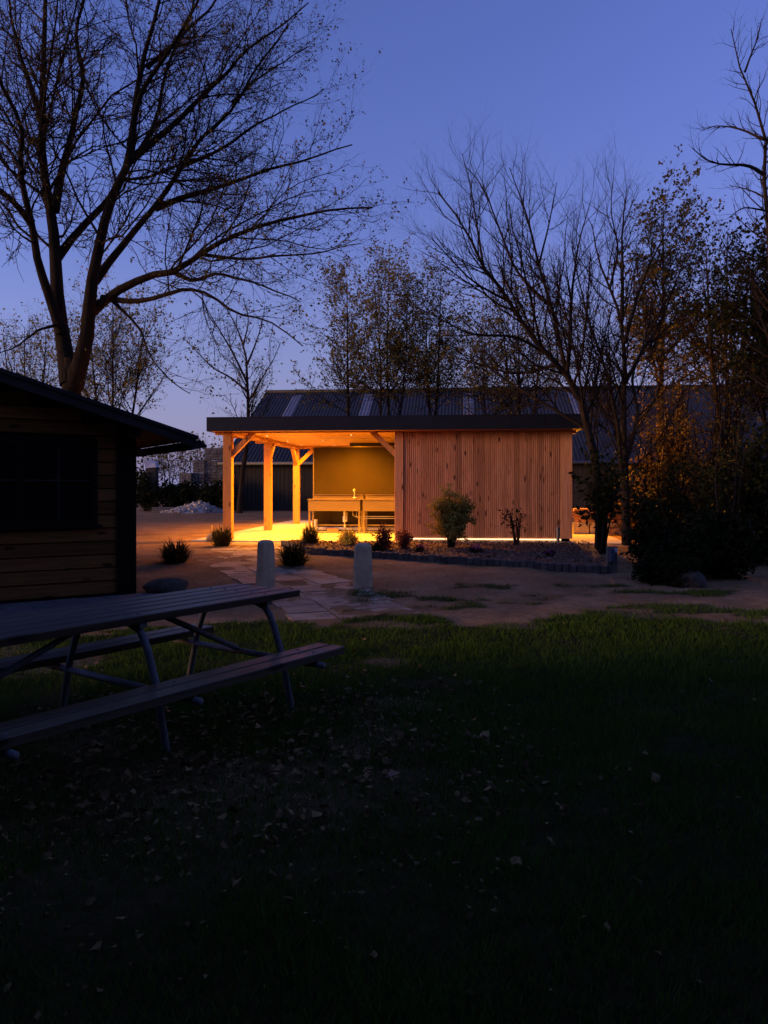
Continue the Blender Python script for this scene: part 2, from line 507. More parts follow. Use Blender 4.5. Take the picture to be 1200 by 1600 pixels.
def flakes(name, P, size, mat, rnd, flat=0.35, aspect=0.6):
    """small folded four-point leaves or chips"""
    n = len(P)
    d = RNG.normal(size=(n, 3)); d[:, 2] *= flat; d /= np.linalg.norm(d, axis=1)[:, None]
    q = RNG.normal(size=(n, 3)); q[:, 2] *= flat
    s = np.cross(d, np.cross(d, q)); s /= np.linalg.norm(s, axis=1)[:, None]
    up = np.cross(d, s)
    L = (size / 2)[:, None]
    fold = RNG.uniform(-.5, .5, n)[:, None] * L
    V = np.stack([P - d * L, P + s * L * aspect + up * fold, P + d * L, P - s * L * aspect + up * fold], 1).reshape(-1, 3)
    i = np.arange(n) * 4
    Fc = np.concatenate([np.stack([i, i + 1, i + 2], -1), np.stack([i, i + 2, i + 3], -1)])
    me = mesh_np(name, V, Fc)
    set_rnd(me, np.repeat(rnd, 4))
    return link_mesh(name, me, mat)

lx = np.concatenate([RNG.normal(-0.8, 0.9, 2600), RNG.uniform(-3.5, 4.5, 200), RNG.normal(-1.7, .7, 500)])
ly = np.concatenate([RNG.normal(4.3, 0.85, 2600), RNG.uniform(2, 8.5, 200), RNG.normal(3.5, .6, 500)])
ok = (ly > 1.6) & (np.abs(lx) < .62 * ly + .3)
lx, ly = lx[ok], ly[ok]
P = np.stack([lx, ly, gz(lx, ly) + RNG.uniform(-.01, .04, len(lx))], -1)
def curled(name, P, size, mat, rnd):
    """curled six-point leaves"""
    n = len(P)
    a = RNG.uniform(0, 2 * np.pi, n)
    d = np.stack([np.cos(a), np.sin(a), RNG.normal(0, .25, n)], -1)
    s_ = np.stack([-np.sin(a), np.cos(a), RNG.normal(0, .35, n)], -1)
    up = np.cross(d, s_)
    L = size[:, None]
    w1, w2, w3, w4 = (RNG.uniform(.12, .42, n)[:, None] for _ in range(4))
    c1, c2, c3 = (RNG.uniform(-.1, .38, n)[:, None] for _ in range(3))
    q = lambda t, w, h: P + (d * (t - .5) + s_ * w + up * h) * L
    V = np.stack([q(0, 0, 0), q(.32, w1, c1), q(.3, -w2, c2), q(.68, w3, c3), q(.72, -w4, c1 * .6), q(1, RNG.uniform(-.15, .15, n)[:, None], c2)], 1).reshape(-1, 3)
    i = np.arange(n) * 6
    Fc = np.concatenate([np.stack([i, i + 2, i + 1], -1), np.stack([i + 1, i + 2, i + 3], -1), np.stack([i + 3, i + 2, i + 4], -1), np.stack([i + 3, i + 4, i + 5], -1)])
    me = mesh_np(name, V, Fc)
    set_rnd(me, np.repeat(rnd, 6))
    return link_mesh(name, me, mat)

lit = stuff(curled('leaf_litter', P, RNG.uniform(.018, .06, len(P)) * RNG.choice([.6, .8, 1, 1.35], len(P)) * np.clip(P[:, 1] / 4, .55, 1), M['litter'], RNG.random(len(P)) ** 2.2))
lit['label'] = 'scattered dry fallen leaves under and before the picnic table'
lit['category'] = 'leaf litter'
P = px(613, 1226, 3.86)[None, :]; P[0, 2] = 0.05
mb = MB()
c = P[0]
for k, (w0, ln) in enumerate(((.030, .085), (.022, .05), (.022, .05))):
    a = (0.4, 1.5, -0.7)[k]
    d = Vector((math.cos(a), math.sin(a), .15)); s = Vector((-math.sin(a), math.cos(a), .1))
    o = Vector(c) - d * .04
    mb.add([o, o + d * ln * .5 + s * w0 + Vector((0, 0, .012)), o + d * ln, o + d * ln * .5 - s * w0 + Vector((0, 0, .012))], [(0, 1, 2), (0, 2, 3)])
bl = mb.build('fallen_leaf', mat_plain('rusty_leaf', (0.22, 0.10, 0.055), 0.7))
tag(bl, 'single larger rust brown fallen leaf lying alone on the grass in the foreground', 'leaf')

# ------------------------------------------------------------------ shelter (timber pavilion)
BO = np.array([-3.79, 18.07, 0.25])
BR = -math.atan(0.1)
cb, sb = math.cos(BR), math.sin(BR)
def bw(u, v, h=0.0):
    return Vector((BO[0] + u * cb - v * sb, BO[1] + u * sb + v * cb, BO[2] + h))

slab = struct(MB().box(-.65, 9.3, -.36, 10.4, -.12, 0).build('concrete_slab', M['slab']))
slab.location = BO; slab.rotation_euler = (0, 0, BR)
SH = thing('shelter', 'open timber pavilion with flat dark roof, glowing canopy and vertical larch cladding', 'shelter', BO, BR)
pm = MB().cbox(0, .2, 0, .2, 0, 2.5, .006).mesh('post')
pm.materials.append(M['post'])
for u, v in ((0, 0), (0, 3.77), (0, 7.57), (4.0, 7.57), (8.05 - .2, 7.57)):
    o = link_mesh('post', pm, None, SH); o.location = (u, v, 0)
MB().cbox(4.055, 4.255, .001, .2, 0, 2.499, .006).build('post', M['cladding'], SH)
MB().box(0, 8.07, 0.002, .19, 2.5, 2.7).build('beam', M['beam_x'], SH)
MB().box(0.002, .2, .19, 7.57, 2.5, 2.7).build('beam', M['beam_y'], SH)
MB().box(0, 8.07, 7.571, 7.76, 2.5, 2.7).build('beam', M['beam_x'], SH)
MB().box(7.86, 8.068, .19, 7.57, 2.5, 2.7).build('beam', M['beam_y'], SH)
def brace(a, b, mat, up):
    MB().beam(a, b, .12, .12, up).build('brace', mat, SH)
brace((.12, .1, 1.93), (.72, .1, 2.53), M['post'], (0, 1, 0))
brace((4.13, .1, 1.93), (3.52, .1, 2.53), M['post'], (0, 1, 0))
brace((.1, 3.9, 1.95), (.1, 4.48, 2.53), M['post'], (1, 0, 0))
brace((.1, 7.64, 1.95), (.1, 7.05, 2.53), M['post'], (1, 0, 0))
brace((.12, 7.66, 1.95), (.72, 7.66, 2.53), M['post'], (0, 1, 0))
# roof, fascia, soffit, ceiling
MB().box(-.23, 8.23, -.36, 8.1, 2.7, 2.80).build('roof', M['roofing'], SH)
for u0, u1 in ((-.262, 4.175), (4.181, 7.42), (7.426, 8.252)):
    MB().box(u0, u1, -.40, -.362, 2.52, 2.83).box(u0, u1, -.41, -.35, 2.831, 2.845).build('fascia_board', M['fascia'], SH)
MB().box(-.262, -.232, -.361, 8.1, 2.52, 2.83).build('fascia_board', M['fascia'], SH)
MB().box(8.222, 8.252, -.361, 8.1, 2.52, 2.83).build('fascia_board', M['fascia'], SH)
MB().box(-.262, 8.252, 8.101, 8.13, 2.52, 2.83).build('fascia_board', M['fascia'], SH)
sm = MB()
sm.box(-.23, 8.22, -.36, -.002, 2.53, 2.55).box(-.23, -.002, 0.0, 8.1, 2.531, 2.55).box(8.072, 8.22, 0.0, 8.1, 2.531, 2.55)
sm.build('soffit', M['beam_x'], SH)
for k in range(9):
    pass
cm = MB().prism([(0, .003, .012), (0, .012, 0), (0, .128, 0), (0, .137, .012), (0, .137, .022), (0, .003, .022)], (7.64, 0, 0)).mesh('ceiling_board')
cm.materials.append(M['ceiling'])
for k in range(53):
    o = link_mesh('ceiling_board', cm, None, SH); o.location = (.21, .195 + k * .139, 2.6)
# rafter ends under the right and left overhang
for v in (.35, 1.2, 2.4, 3.6, 4.8, 6.0, 7.2):
    MB().box(8.075, 8.2, v, v + .07, 2.46, 2.529).build('rafter_end', M['beam_x'], SH)
for v in (.03, 1.2, 2.4, 3.6):
    MB().box(-.2, -.005, v, v + .07, 2.46, 2.529).build('rafter_end', M['beam_x'], SH)
# enclosed room on the right
CW = 3.56 / 27
prof = []
for k in range(3):
    x0 = k * CW / 3
    prof += [(x0 + .001, .030), (x0 + .019, .030), (x0 + .022, 0), (x0 + CW / 3 - .006, 0), (x0 + CW / 3 - .003, .030)]
prof += [(CW - .0005, .030), (CW - .0005, .040), (.001, .040)]
bm_ = MB().prism([(a, b_, 0) for a, b_ in prof], (0, 0, 2.42)).mesh('cladding_board')
bm_.materials.append(M['cladding'])
for k in range(27):
    o = link_mesh('cladding_board', bm_, None, SH); o.location = (4.262 + k * CW, .02, .075)
MB().cbox(7.826, 8.066, .012, .17, .075, 2.499, .004).build('corner_board', M['cladding'], SH)
bm2 = MB().prism([(b_, -a, 0) for a, b_ in prof], (0, 0, 2.42)).mesh('side_cladding_board')
bm2.materials.append(M['cladding'])
for k in range(42):
    o = link_mesh('cladding_board', bm2, None, SH); o.location = (8.035, .18 + CW + k * CW, .075)
    o.rotation_euler = (0, 0, 0)
MB().box(4.262, 7.826, .062, .10, .076, 2.49).box(4.255, 4.30, .19, 5.9, 0, 2.59).box(7.99, 8.03, .19, 5.9, 0, 2.59).build('room_wall', M['dark_wall'], SH)
MB().box(2.15, 8.03, 5.9, 5.96, 0, 2.595).build('rear_wall', M['dark_wall'], SH)
pan = MB().box(1.56, 4.254, 3.2, 3.25, 0.02, 2.32).build('partition_panel', M['panel'], SH)
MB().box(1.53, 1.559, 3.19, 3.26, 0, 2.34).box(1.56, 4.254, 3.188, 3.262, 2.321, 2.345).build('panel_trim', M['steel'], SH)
MB().box(4.33, 7.82, .016, .034, .036, .062).build('led_strip', M['led'], SH)  # glowing strip stands in for the lit floor seen through the wall gap
MB().box(4.262, 7.826, .056, .09, 0, .075).build('plinth', M['concrete'], SH)

# recessed spotlights
def spot(u, v, label, power=LAMP_POWER, h=2.6):
    t = thing('ceiling_spotlight', label, 'spotlight', bw(u, v, h), BR, 'recessed ceiling spotlights under the canopy')
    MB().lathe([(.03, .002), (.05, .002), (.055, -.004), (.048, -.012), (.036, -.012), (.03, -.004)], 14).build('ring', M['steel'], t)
    MB().lathe([(.001, -.006), (.036, -.006), (.036, -.010), (.001, -.0105)], 12).build('lens', M['lens'], t)
    L = bpy.data.lights.new('spotlight_beam', 'SPOT')
    L.energy = power; L.color = AMBER; L.spot_size = R(162); L.spot_blend = 0.75; L.shadow_soft_size = 0.05
    o = bpy.data.objects.new('lamp', L); COL.objects.link(o); o.parent = t; o.location = (0, 0, -.03)
spot(.45, 2.35, 'ceiling spotlight beside the left side beam, first behind the front left post', 52)
spot(.45, 4.8, 'ceiling spotlight by the left side beam just behind the middle post', 52)
spot(.45, 6.9, 'ceiling spotlight by the left side beam closest to the rear post', 52)
spot(2.73, 2.2, 'ceiling spotlight above the wash basins, right of the other three')
for u, v in ((1.3, .8), (3.2, .8), (1.5, 4.8), (1.5, 6.9)):
    spot(u, v, 'ceiling spotlight hidden from the front by the roof edge', 150)
# lamp on the right side wall
t = thing('wall_lamp', 'small amber lamp on the right side wall of the shelter', 'lamp', bw(8.075, 3.2, 2.2), BR)
MB().box(0, .02, -.05, .05, -.08, .08).build('back_plate', M['fascia'], t)
MB().lathe([(.035, -.09), (.045, -.08), (.045, .06), (.03, .08)], 12, (.07, 0, 0)).build('lamp_shade', M['lens'], t)
L = bpy.data.lights.new('wall_lamp_glow', 'POINT'); L.energy = 110; L.color = AMBER; L.shadow_soft_size = .06
o = bpy.data.objects.new('lamp', L); COL.objects.link(o); o.parent = t; o.location = (.16, 0, -.02)

# wash basins
def basin(u0, u1, label, tap=None):
    t = thing('wash_basin', label, 'wash basin', bw(u0, 2.45, 0), BR, 'stainless steel wash basins')
    w = u1 - u0
    a = MB()  # apron with rolled rim, open tray above
    a.box(0, w, 0, .012, .60, .885).box(0, w, .60, .612, .60, .885).box(0, .012, .012, .60, .60, .885).box(w - .012, w, .012, .60, .60, .885)
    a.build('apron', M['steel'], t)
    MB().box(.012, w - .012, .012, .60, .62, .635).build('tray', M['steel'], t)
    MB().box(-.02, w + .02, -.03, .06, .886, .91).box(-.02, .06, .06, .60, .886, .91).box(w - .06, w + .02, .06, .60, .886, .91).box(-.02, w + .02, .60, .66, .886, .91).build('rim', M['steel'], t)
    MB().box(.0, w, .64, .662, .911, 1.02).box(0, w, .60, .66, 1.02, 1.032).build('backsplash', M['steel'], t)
    for x, y in ((.0, .02), (w - .05, .02), (.0, .55), (w - .05, .55)):
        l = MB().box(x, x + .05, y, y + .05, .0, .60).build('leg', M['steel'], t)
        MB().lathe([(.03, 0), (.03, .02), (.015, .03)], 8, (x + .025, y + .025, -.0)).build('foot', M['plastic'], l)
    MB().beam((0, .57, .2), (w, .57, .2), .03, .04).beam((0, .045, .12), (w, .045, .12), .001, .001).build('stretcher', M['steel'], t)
    return t
b1 = basin(1.545, 2.93, 'longer stainless steel basin with the tap, left of its pair')
b2 = basin(3.0, 4.20, 'stainless steel basin shining brightest, beside the larch corner post')
tp = MB().lathe([(.022, 0), (.022, .02), (.013, .03), (.012, .2), (.016, .21), (.016, .26), (.004, .275)], 10, (1.15, .62, .911))
tp.tube([(1.15, .62, 1.12), (1.15, .55, 1.17), (1.15, .45, 1.165), (1.15, .42, 1.12)], .011, 8)
tap = tp.build('tap', M['plastic'], b1, True)
MB().tube([(1.10, .62, .945), (1.20, .62, .945)], .01, 8).tube([(1.15, .62, .94), (1.15, .585, .945)], .014, 8).build('handle', M['plastic'], tap)
dr = MB().tube([(.93, .30, .62), (.93, .30, .45)], .03, 10).lathe([(.035, 0), (.05, .01), (.05, .16), (.035, .18)], 12, (.93, .30, .29))
dr.tube([(.93, .30, .30), (.93, .30, .20), (.93, .32, .16), (.93, .62, .15)], .022, 8).tube([(.99, .30, .56), (.99, .30, .32), (.95, .30, .3)], .012, 6)
dr.build('drain_trap', M['plastic'], b1, True)
for x0, zl in ((1.12, .44), (1.22, .39)):
    MB().tube([(x0, .5, .60), (x0, .5, zl + .06), (x0 + .02, .5, zl + .02), (x0 + .06, .5, zl), (1.42, .5, zl)], .011, 8).build('supply_pipe', M['plastic'], b1, True)
MB().tube([(-.04, .5, .44), (1.2, .5, .44)], .011, 8).tube([(-.04, .5, .39), (1.2, .5, .39)], .011, 8).build('supply_pipe', M['plastic'], b2, True)
MB().tube([(.12, .45, .0), (.12, .45, .36)], .045, 10).build('standpipe', M['plastic'], b1, True)
wp = MB().tube([(0, 0, 0), (2.75, 0, 0)], .05, 10).build('waste_pipe', M['plastic'], None, True)
wp.location = bw(1.62, 3.06, .10); wp.rotation_euler = (0, 0, BR)
tag(wp, 'pale waste pipe lying on the slab behind the basin legs', 'pipe')
bk = MB().box(0, .3, 0, .08, 0, .12, .003).build('wooden_block', M['raw_wood'])
bk.location = bw(1.98, 2.86, 0.0); bk.rotation_euler = (0, 0, BR)
tag(bk, 'short brown wooden block on the slab under the left basin', 'block')

# ------------------------------------------------------------------ path, border, mulch bed
PP = [px(620, 962, 9.0), px(555, 948, 9.4), px(490, 905, 11.7), px(430, 880, 13.6), px(405, 862, 15.6), px(415, 848, 17.6)]
def path_mid(t):
    q = np.array([(-.28, 8.85), (-.9, 10.6), (-1.85, 12.4), (-2.55, 13.9), (-2.75, 15.8), (-2.7, 17.65)])
    k = np.linspace(0, 1, len(q))
    return np.array([np.interp(t, k, q[:, 0]), np.interp(t, k, q[:, 1])])
path = struct(MB().box(0, .001, 0, .001, -.02, -.019).build('path', M['paver']))
path.data.clear_geometry()
nrow = 20
row = []
for i in range(nrow + 1):
    t_ = i / nrow
    c = path_mid(t_); d = path_mid(min(1, t_ + .02)) - path_mid(max(0, t_ - .02)); d /= np.linalg.norm(d)
    row.append((c, np.array([d[1], -d[0]])))
# sand bed of the path as the path's own mesh, pavers as parts on it
vs, fs = [], []
for i, (c, n_) in enumerate(row):
    for s_ in (-.70, .70):
        p = c + n_ * s_; vs.append((p[0], p[1], float(gz(p[0], p[1])) - .045))
    if i:
        fs.append((2 * i - 2, 2 * i - 1, 2 * i + 1, 2 * i))
path.data.from_pydata(vs, [], fs); path.data.update()
path.data.materials.clear()
path.data.materials.append(M['paver'])
for i in range(nrow):
    for j in range(3):
        s0, s1 = -.74 + j * .495, -.74 + j * .495 + .485
        off = random.uniform(-.004, .006)
        c4 = []
        for (c, n_), e in ((row[i], .03), (row[i + 1], -.03)):
            dd = (row[i + 1][0] - row[i][0])
            for s_ in ((s0, s1) if e > 0 else (s1, s0)):
                p = c + n_ * (s_ + random.uniform(-.02, .02) + (random.uniform(-.05, .05) if s_ in (-.74, .735) or abs(s_) > .73 else 0)) + dd * (e * .5)
                c4.append((p[0], p[1], float(gz(p[0], p[1])) - .012 + off + random.uniform(-.004, .004)))
        MB().prism([(x, y, z - .03) for x, y, z in c4], (0, 0, .034)).build('paver', M['paver'], path)

bpts = [(442, 852), (470, 861), (505, 866), (545, 869), (600, 872), (660, 876), (720, 880), (780, 883), (840, 888), (900, 893), (950, 895)]
bord = []
for x, y in bpts:
    D = 14.0
    for _ in range(12):
        D = (EYE - float(gz(0, D))) * 1200 / (y - 760)
    bord.append(px(x, y, D)[:2])
bord = np.array(bord)
seg = np.r_[0, np.cumsum(np.linalg.norm(np.diff(bord, axis=0), axis=1))]
L_ = seg[-1]
BS = thing('border_edging', 'curved row of small dark upright edging stones around the mulch bed', 'edging', (0, 0, 0))
nst = int(L_ / .118)
for k in range(nst):
    s_ = (k + .5) / nst * L_
    x = np.interp(s_, seg, bord[:, 0]); y = np.interp(s_, seg, bord[:, 1])
    x2 = np.interp(min(s_ + .1, L_), seg, bord[:, 0]); y2 = np.interp(min(s_ + .1, L_), seg, bord[:, 1])
    a = math.atan2(y2 - y, x2 - x) if s_ + .1 < L_ else a
    h = .115 + random.uniform(-.012, .015)
    mb = MB().add(*(lambda c, w, d: ([(-w, -d, 0), (w, -d, 0), (w, d, 0), (-w, d, 0), (-w, -d, h - c), (w, -d, h - c), (w, d, h - c), (-w, d, h - c), (-w + c, -d + c, h), (w - c, -d + c, h), (w - c, d - c, h), (-w + c, d - c, h)],
        [(3, 2, 1, 0), (0, 1, 5, 4), (1, 2, 6, 5), (2, 3, 7, 6), (3, 0, 4, 7), (4, 5, 9, 8), (5, 6, 10, 9), (6, 7, 11, 10), (7, 4, 8, 11), (8, 9, 10, 11)]))(.012, .054 + random.uniform(-.003, .002), .045))
    o = mb.build('edging_stone', M['border'], BS)
    o.location = (x, y, float(gz(x, y)) - .01)
    o.rotation_euler = (random.uniform(-.05, .05), random.uniform(-.04, .04), a + random.uniform(-.06, .06))

# mulch bed between edging and wall
back = np.array([bw(u, -.37 if u < 4 else -.02)[:2] for u in np.linspace(1.75, 8.4, len(bord))])
vs, fs = [], []
nb = 8
for i in range(len(bord)):
    for j in range(nb + 1):
        p = bord[i] * (1 - j / nb) + back[i] * (j / nb)
        vs.append((p[0], p[1], .255 + .03 * math.sin(j / nb * math.pi) - (0.02 if j in (0, nb) else 0)))
for i in range(len(bord) - 1):
    for j in range(nb):
        a = i * (nb + 1) + j
        fs.append((a, a + nb + 1, a + nb + 2, a + 1))
me = bpy.data.meshes.new('mulch_bed'); me.from_pydata(vs, [], fs); me.update()
struct(link_mesh('mulch_bed', me, mat_noise('bark_mulch', (0.07, 0.036, 0.02), (0.17, 0.09, 0.05), 18, .95, .8, 40, bdist=.03)))
n = 5200
i_ = RNG.uniform(0, len(bord) - 1.001, n); j_ = RNG.uniform(0.02, .99, n)
i0 = i_.astype(int); fr = (i_ - i0)[:, None]
A = bord[i0] * (1 - fr) + bord[i0 + 1] * fr; Bk = back[i0] * (1 - fr) + back[i0 + 1] * fr
P2 = A * (1 - j_[:, None]) + Bk * j_[:, None]
P = np.c_[P2, .258 + .03 * np.sin(j_ * np.pi) + RNG.uniform(0, .02, n)]
ch = stuff(flakes('bark_chips', P, RNG.uniform(.03, .085, n), M['chips'], RNG.random(n), .5, .38))
ch['label'] = 'reddish bark mulch chips spread between edging stones and cladding'; ch['category'] = 'mulch'

# ------------------------------------------------------------------ bollards, socket post, small upright things
def bollard(x, y, D, label, lean=0.0, h=.655):
    t = thing('bollard', label, 'bollard', (0, 0, 0), 0, 'concrete bollards beside the path')
    p = px(x, y, D)
    t.location = (p[0], p[1], float(gz(p[0], p[1])) - .03)
    t.rotation_euler = (0, lean, random.uniform(0, 6))
    prof = [(.147, 0), (.143, .12), (.134, .35), (.126, h - .07), (.118, h - .03), (.095, h - .005), (.05, h + .008), (.002, h + .01)]
    mb = MB().lathe(prof, 8)
    mb.v = [(a + random.uniform(-.004, .004), b_ + random.uniform(-.004, .004), c_) for a, b_, c_ in mb.v]
    o = mb.build('shaft', M['concrete'], t, False)
    return t
bollard(415, 914, 11.1, 'concrete bollard behind the picnic table, at the left edge of the path', 0.01, .67)
bollard(567, 912, 11.05, 'concrete bollard right of the path with a pale vertical streak', 0.045, .63)

def gD(y):
    D = 12.0
    for _ in range(15):
        D = (EYE - float(gz(0, D))) * 1200 / (y - 760)
    return D
def gp(x, y):
    return Vector(px(x, y, gD(y)))

p = gp(955, 893)
t = thing('socket_post', 'short grey concrete post with a blue electric socket box at the bed corner', 'socket post', p)
MB().cbox(-.07, .09, -.05, .05, -.05, .40, .008).build('post', M['dark_concrete'], t)
sb_ = MB().cbox(-.055, .03, -.12, -.051, .16, .36, .015).build('socket_box', M['blue'], t)
MB().box(-.035, .01, -.15, -.121, .20, .29).build('socket_flap', M['blue'], sb_)
MB().box(.035, .085, -.062, -.051, .31, .38).build('label_plate', M['white'], t)
p = bw(7.72, -.22, 0)
pp_ = MB().lathe([(.035, -.05), (.035, .30), (.042, .30), (.042, .34), (.03, .345)], 12).build('standpipe', M['blue'])
pp_.location = p
tag(pp_, 'short blue grey pipe standing at the right end of the cladding', 'pipe')
p = gp(331, 838)
st = MB().tube([(0, 0, -.05), (0, 0, .26)], .012, 6).lathe([(.02, .24), (.022, .27), (.001, .29)], 8).build('stake', M['raw_wood'])
st.location = (p[0], p[1], p[2]); tag(st, 'thin wooden stake beside the front left shelter post', 'stake')
def rock(name, c, s, label, cat, mat, seed, squash=1):
    rs = np.random.default_rng(seed)
    import bmesh
    bm = bmesh.new(); bmesh.ops.create_icosphere(bm, subdivisions=3, radius=1)
    D_ = rs.normal(size=(14, 3)); D_ /= np.linalg.norm(D_, axis=1)[:, None]; h_ = rs.uniform(.62, .95, 14)
    for v in bm.verts:
        q = np.array(v.co)
        for d, h in zip(D_, h_):
            e = q @ d - h
            if e > 0:
                q = q - d * e * .9
        q = q * (1 + .03 * (fbm(q[0] * 3 + 9, q[1] * 3 + q[2] * 2, seed) - .5))
        v.co = Vector(q * np.array(s))
    me = bpy.data.meshes.new(name); bm.to_mesh(me); bm.free()
    o = link_mesh(name, me, mat)
    o.location = c
    return tag(o, label, cat)
p = gp(256, 926)
rock('boulder', (p[0], p[1] + .1, p[2] + .06), (.36, .25, .17), 'low grey boulder lying between the cabin corner and the picnic table', 'boulder', M['rock'], 3)
p = gp(1086, 920)
rock('boulder', (p[0], p[1] + .3, p[2] + .03), (.28, .24, .24), 'grey boulder at the foot of the dark shrubs on the right', 'boulder', M['rock'], 5)
p = gp(336, 846)
o = rock('flat_stone', (p[0] - .08, p[1] + .1, p[2] + .12), (.2, .08, .09), 'pale flat stone leaning behind the tuft at the front left post', 'stone', M['concrete'], 8)
o.rotation_euler = (0, -.5, 0)

# ------------------------------------------------------------------ cabin
CC = np.array([-3.42, 10.4, float(gz(-3.42, 10.4))])
CA = math.atan2(.534, .845)          # wall direction, x axis runs to the right along the gable wall
CB = thing('log_cabin', 'dark stained wooden cabin with a shallow gable roof and a barred window', 'cabin', CC, CA)
# local x: along gable wall (0 = right corner, negative left), local y: backwards, z up
W0, W1, ZB, ZT = -2.2, -.52, 1.03, 1.98     # window opening
def roof_z(x):                       # underside height of roof over local x
    return 2.36 - CC[2] + .3 * (-x if x > -3 else 6 + x) - .02
bh = .175
k = 0
z = .02
while z < 2.9:
    z1 = min(z + bh - .006, 3.2)
    spans = [(-6, -.10)]
    if z1 > ZB - .02 and z < ZT + .02:
        spans = [(-6, W0 - .06), (W1 + .06, -.10)]
    for a, b_ in spans:
        # clip to the gable slope
        while roof_z(b_ if b_ > -3 else -3) < z1 + .02 and b_ > a:
            b_ -= .05
        aa = a
        while roof_z(aa) < z1 + .02 and aa < b_:
            aa += .05
        if b_ - aa > .1:
            MB().prism([(aa, .0, z), (aa, -.022, z + .012), (aa, -.022, z1 - .012), (aa, 0, z1), (aa, .03, z1), (aa, .03, z)], (b_ - aa, 0, 0)).build('wall_board', M['cabin_board'], CB)
    z += bh
# core wall behind the boards
core = MB()
core.prism([(-5.98, .031, 0), (-.02, .031, 0), (-.02, .031, roof_z(-.02)), (-3, .031, roof_z(-3)), (-5.98, .031, roof_z(-5.98))], (0, .03, 0))
core.box(-.06, -.02, .062, 4.5, 0, 2.28).box(-5.98, -5.94, .062, 4.5, 0, 2.28).box(-5.98, -.02, 4.46, 4.5, 0, 2.28)
core.build('inner_wall', M['cabin_dark'], CB)
for k in range(13):
    MB().box(-.019, .004, .10, 4.5, .02 + k * bh, .02 + k * bh + bh - .008).build('wall_board', M['cabin_board'], CB)
MB().box(-.20, .006, -.06, .0, -.02, roof_z(-.1) - .02).box(.0065, .05, -.06, .11, -.02, roof_z(0) - .03).build('corner_post', M['cabin_dark'], CB)
MB().box(-6, .05, -.05, 4.6, -.12, .018).build('plinth', M['cabin_dark'], CB)
win = MB()
win.box(W0 - .07, W1 + .07, -.05, .03, ZB - .09, ZB).box(W0 - .07, W1 + .07, -.05, .03, ZT, ZT + .09).box(W0 - .07, W0, -.05, .03, ZB + .001, ZT - .001).box(W1, W1 + .07, -.05, .03, ZB + .001, ZT - .001)
wf = win.build('window', M['cabin_dark'], CB)
mid = (W0 + W1) / 2 - .02
MB().box(mid - .05, mid + .05, -.04, .02, ZB + .002, ZT - .002).build('frame', M['cabin_dark'], wf)
for a, b_ in ((W0, mid - .05), (mid + .05, W1)):
    c_ = (a + b_) / 2; zc = (ZB + ZT) / 2 + .02
    MB().box(c_ - .013, c_ + .013, -.03, .005, ZB + .003, ZT - .003).box(a, c_ - .0135, -.028, .004, zc - .012, zc + .012).box(c_ + .0135, b_, -.028, .004, zc - .012, zc + .012).build('glazing_bar', M['verge'], wf)
    MB().box(a, b_, .008, .014, ZB, ZT).build('pane', M['glass'], wf)
MB().box(W0 - .12, W1 + .12, -.10, -.051, ZB - .125, ZB - .085).build('sill', M['cabin_dark'], wf)
# roof: two slopes with verge boards, eave board, purlin ends
def slope(x0, x1, s, z_off, th, y0, y1):
    # a slab following the slope between local x0..x1 (x0 eave side)
    zf = lambda x: 2.36 - CC[2] + .3 * (-x if s > 0 else 6 + x) + z_off
    return [(x0, y0, zf(x0)), (x1, y0, zf(x1)), (x1, y0, zf(x1) + th), (x0, y0, zf(x0) + th)]
EV = .76
for s in (1, -1):
    xe, xr = (EV, -3) if s > 0 else (-6 - EV, -3)
    q = slope(xe, xr, s, .0, .05, -.52, 4.9)
    MB().prism(q, (0, 5.42, 0)).build('roof', M['cabin_roof'], CB)
    q = slope(xe - .03 * s, xr, s, -.115, .112, -.50, 0)
    MB().prism(q, (0, .035, 0)).build('verge_board', M['verge'], CB)
    q = slope(xe - .06 * s, xr, s, -.022, .02, -.46, 0)
    MB().prism(q, (0, 5.3, 0)).build('soffit', M['cabin_board'], CB)
zf = lambda x: 2.36 - CC[2] - .3 * x
MB().prism([(EV - .10, -.56, zf(EV) - .145), (EV + .10, -.56, zf(EV) - .10), (EV + .10, -.56, zf(EV) - .075), (EV + .002, -.56, zf(EV) - .003), (EV - .10, -.56, zf(EV) - .115)], (0, 5.44, 0)).build('eave_board', M['verge'], CB)
MB().box(-.14, .02, -.4, -.061, roof_z(0) - .20, roof_z(-.1) - .06).build('purlin', M['cabin_dark'], CB)
MB().box(.05, .36, .55, .70, 1.93 - CC[2], 2.04 - CC[2]).build('beam_end', M['old_beam'], CB)
# paved strip in front of the cabin
TER = struct(MB().box(-6, .5, -1.45, -.06, -.12, -.006).build('terrace', M['terrace']))
TER.location = CC; TER.rotation_euler = (0, 0, CA)
tm = MB().cbox(.004, .296, .004, .296, -.02, .012, .006).mesh('paving_tile'); tm.materials.append(M['terrace'])
for i in range(14):
    for j in range(4):
        o = link_mesh('paving_tile', tm, None, TER); o.location = (-3.72 + i * .3, -1.36 + j * .3, random.uniform(-.004, .004))

# ------------------------------------------------------------------ picnic table
TN = np.array([-.611, 5.556]); TA = math.atan2(.811, .585)
PT = thing('picnic_table', 'weathered wooden picnic table with bent steel tube legs in the foreground', 'picnic table', (TN[0], TN[1], 0), TA)
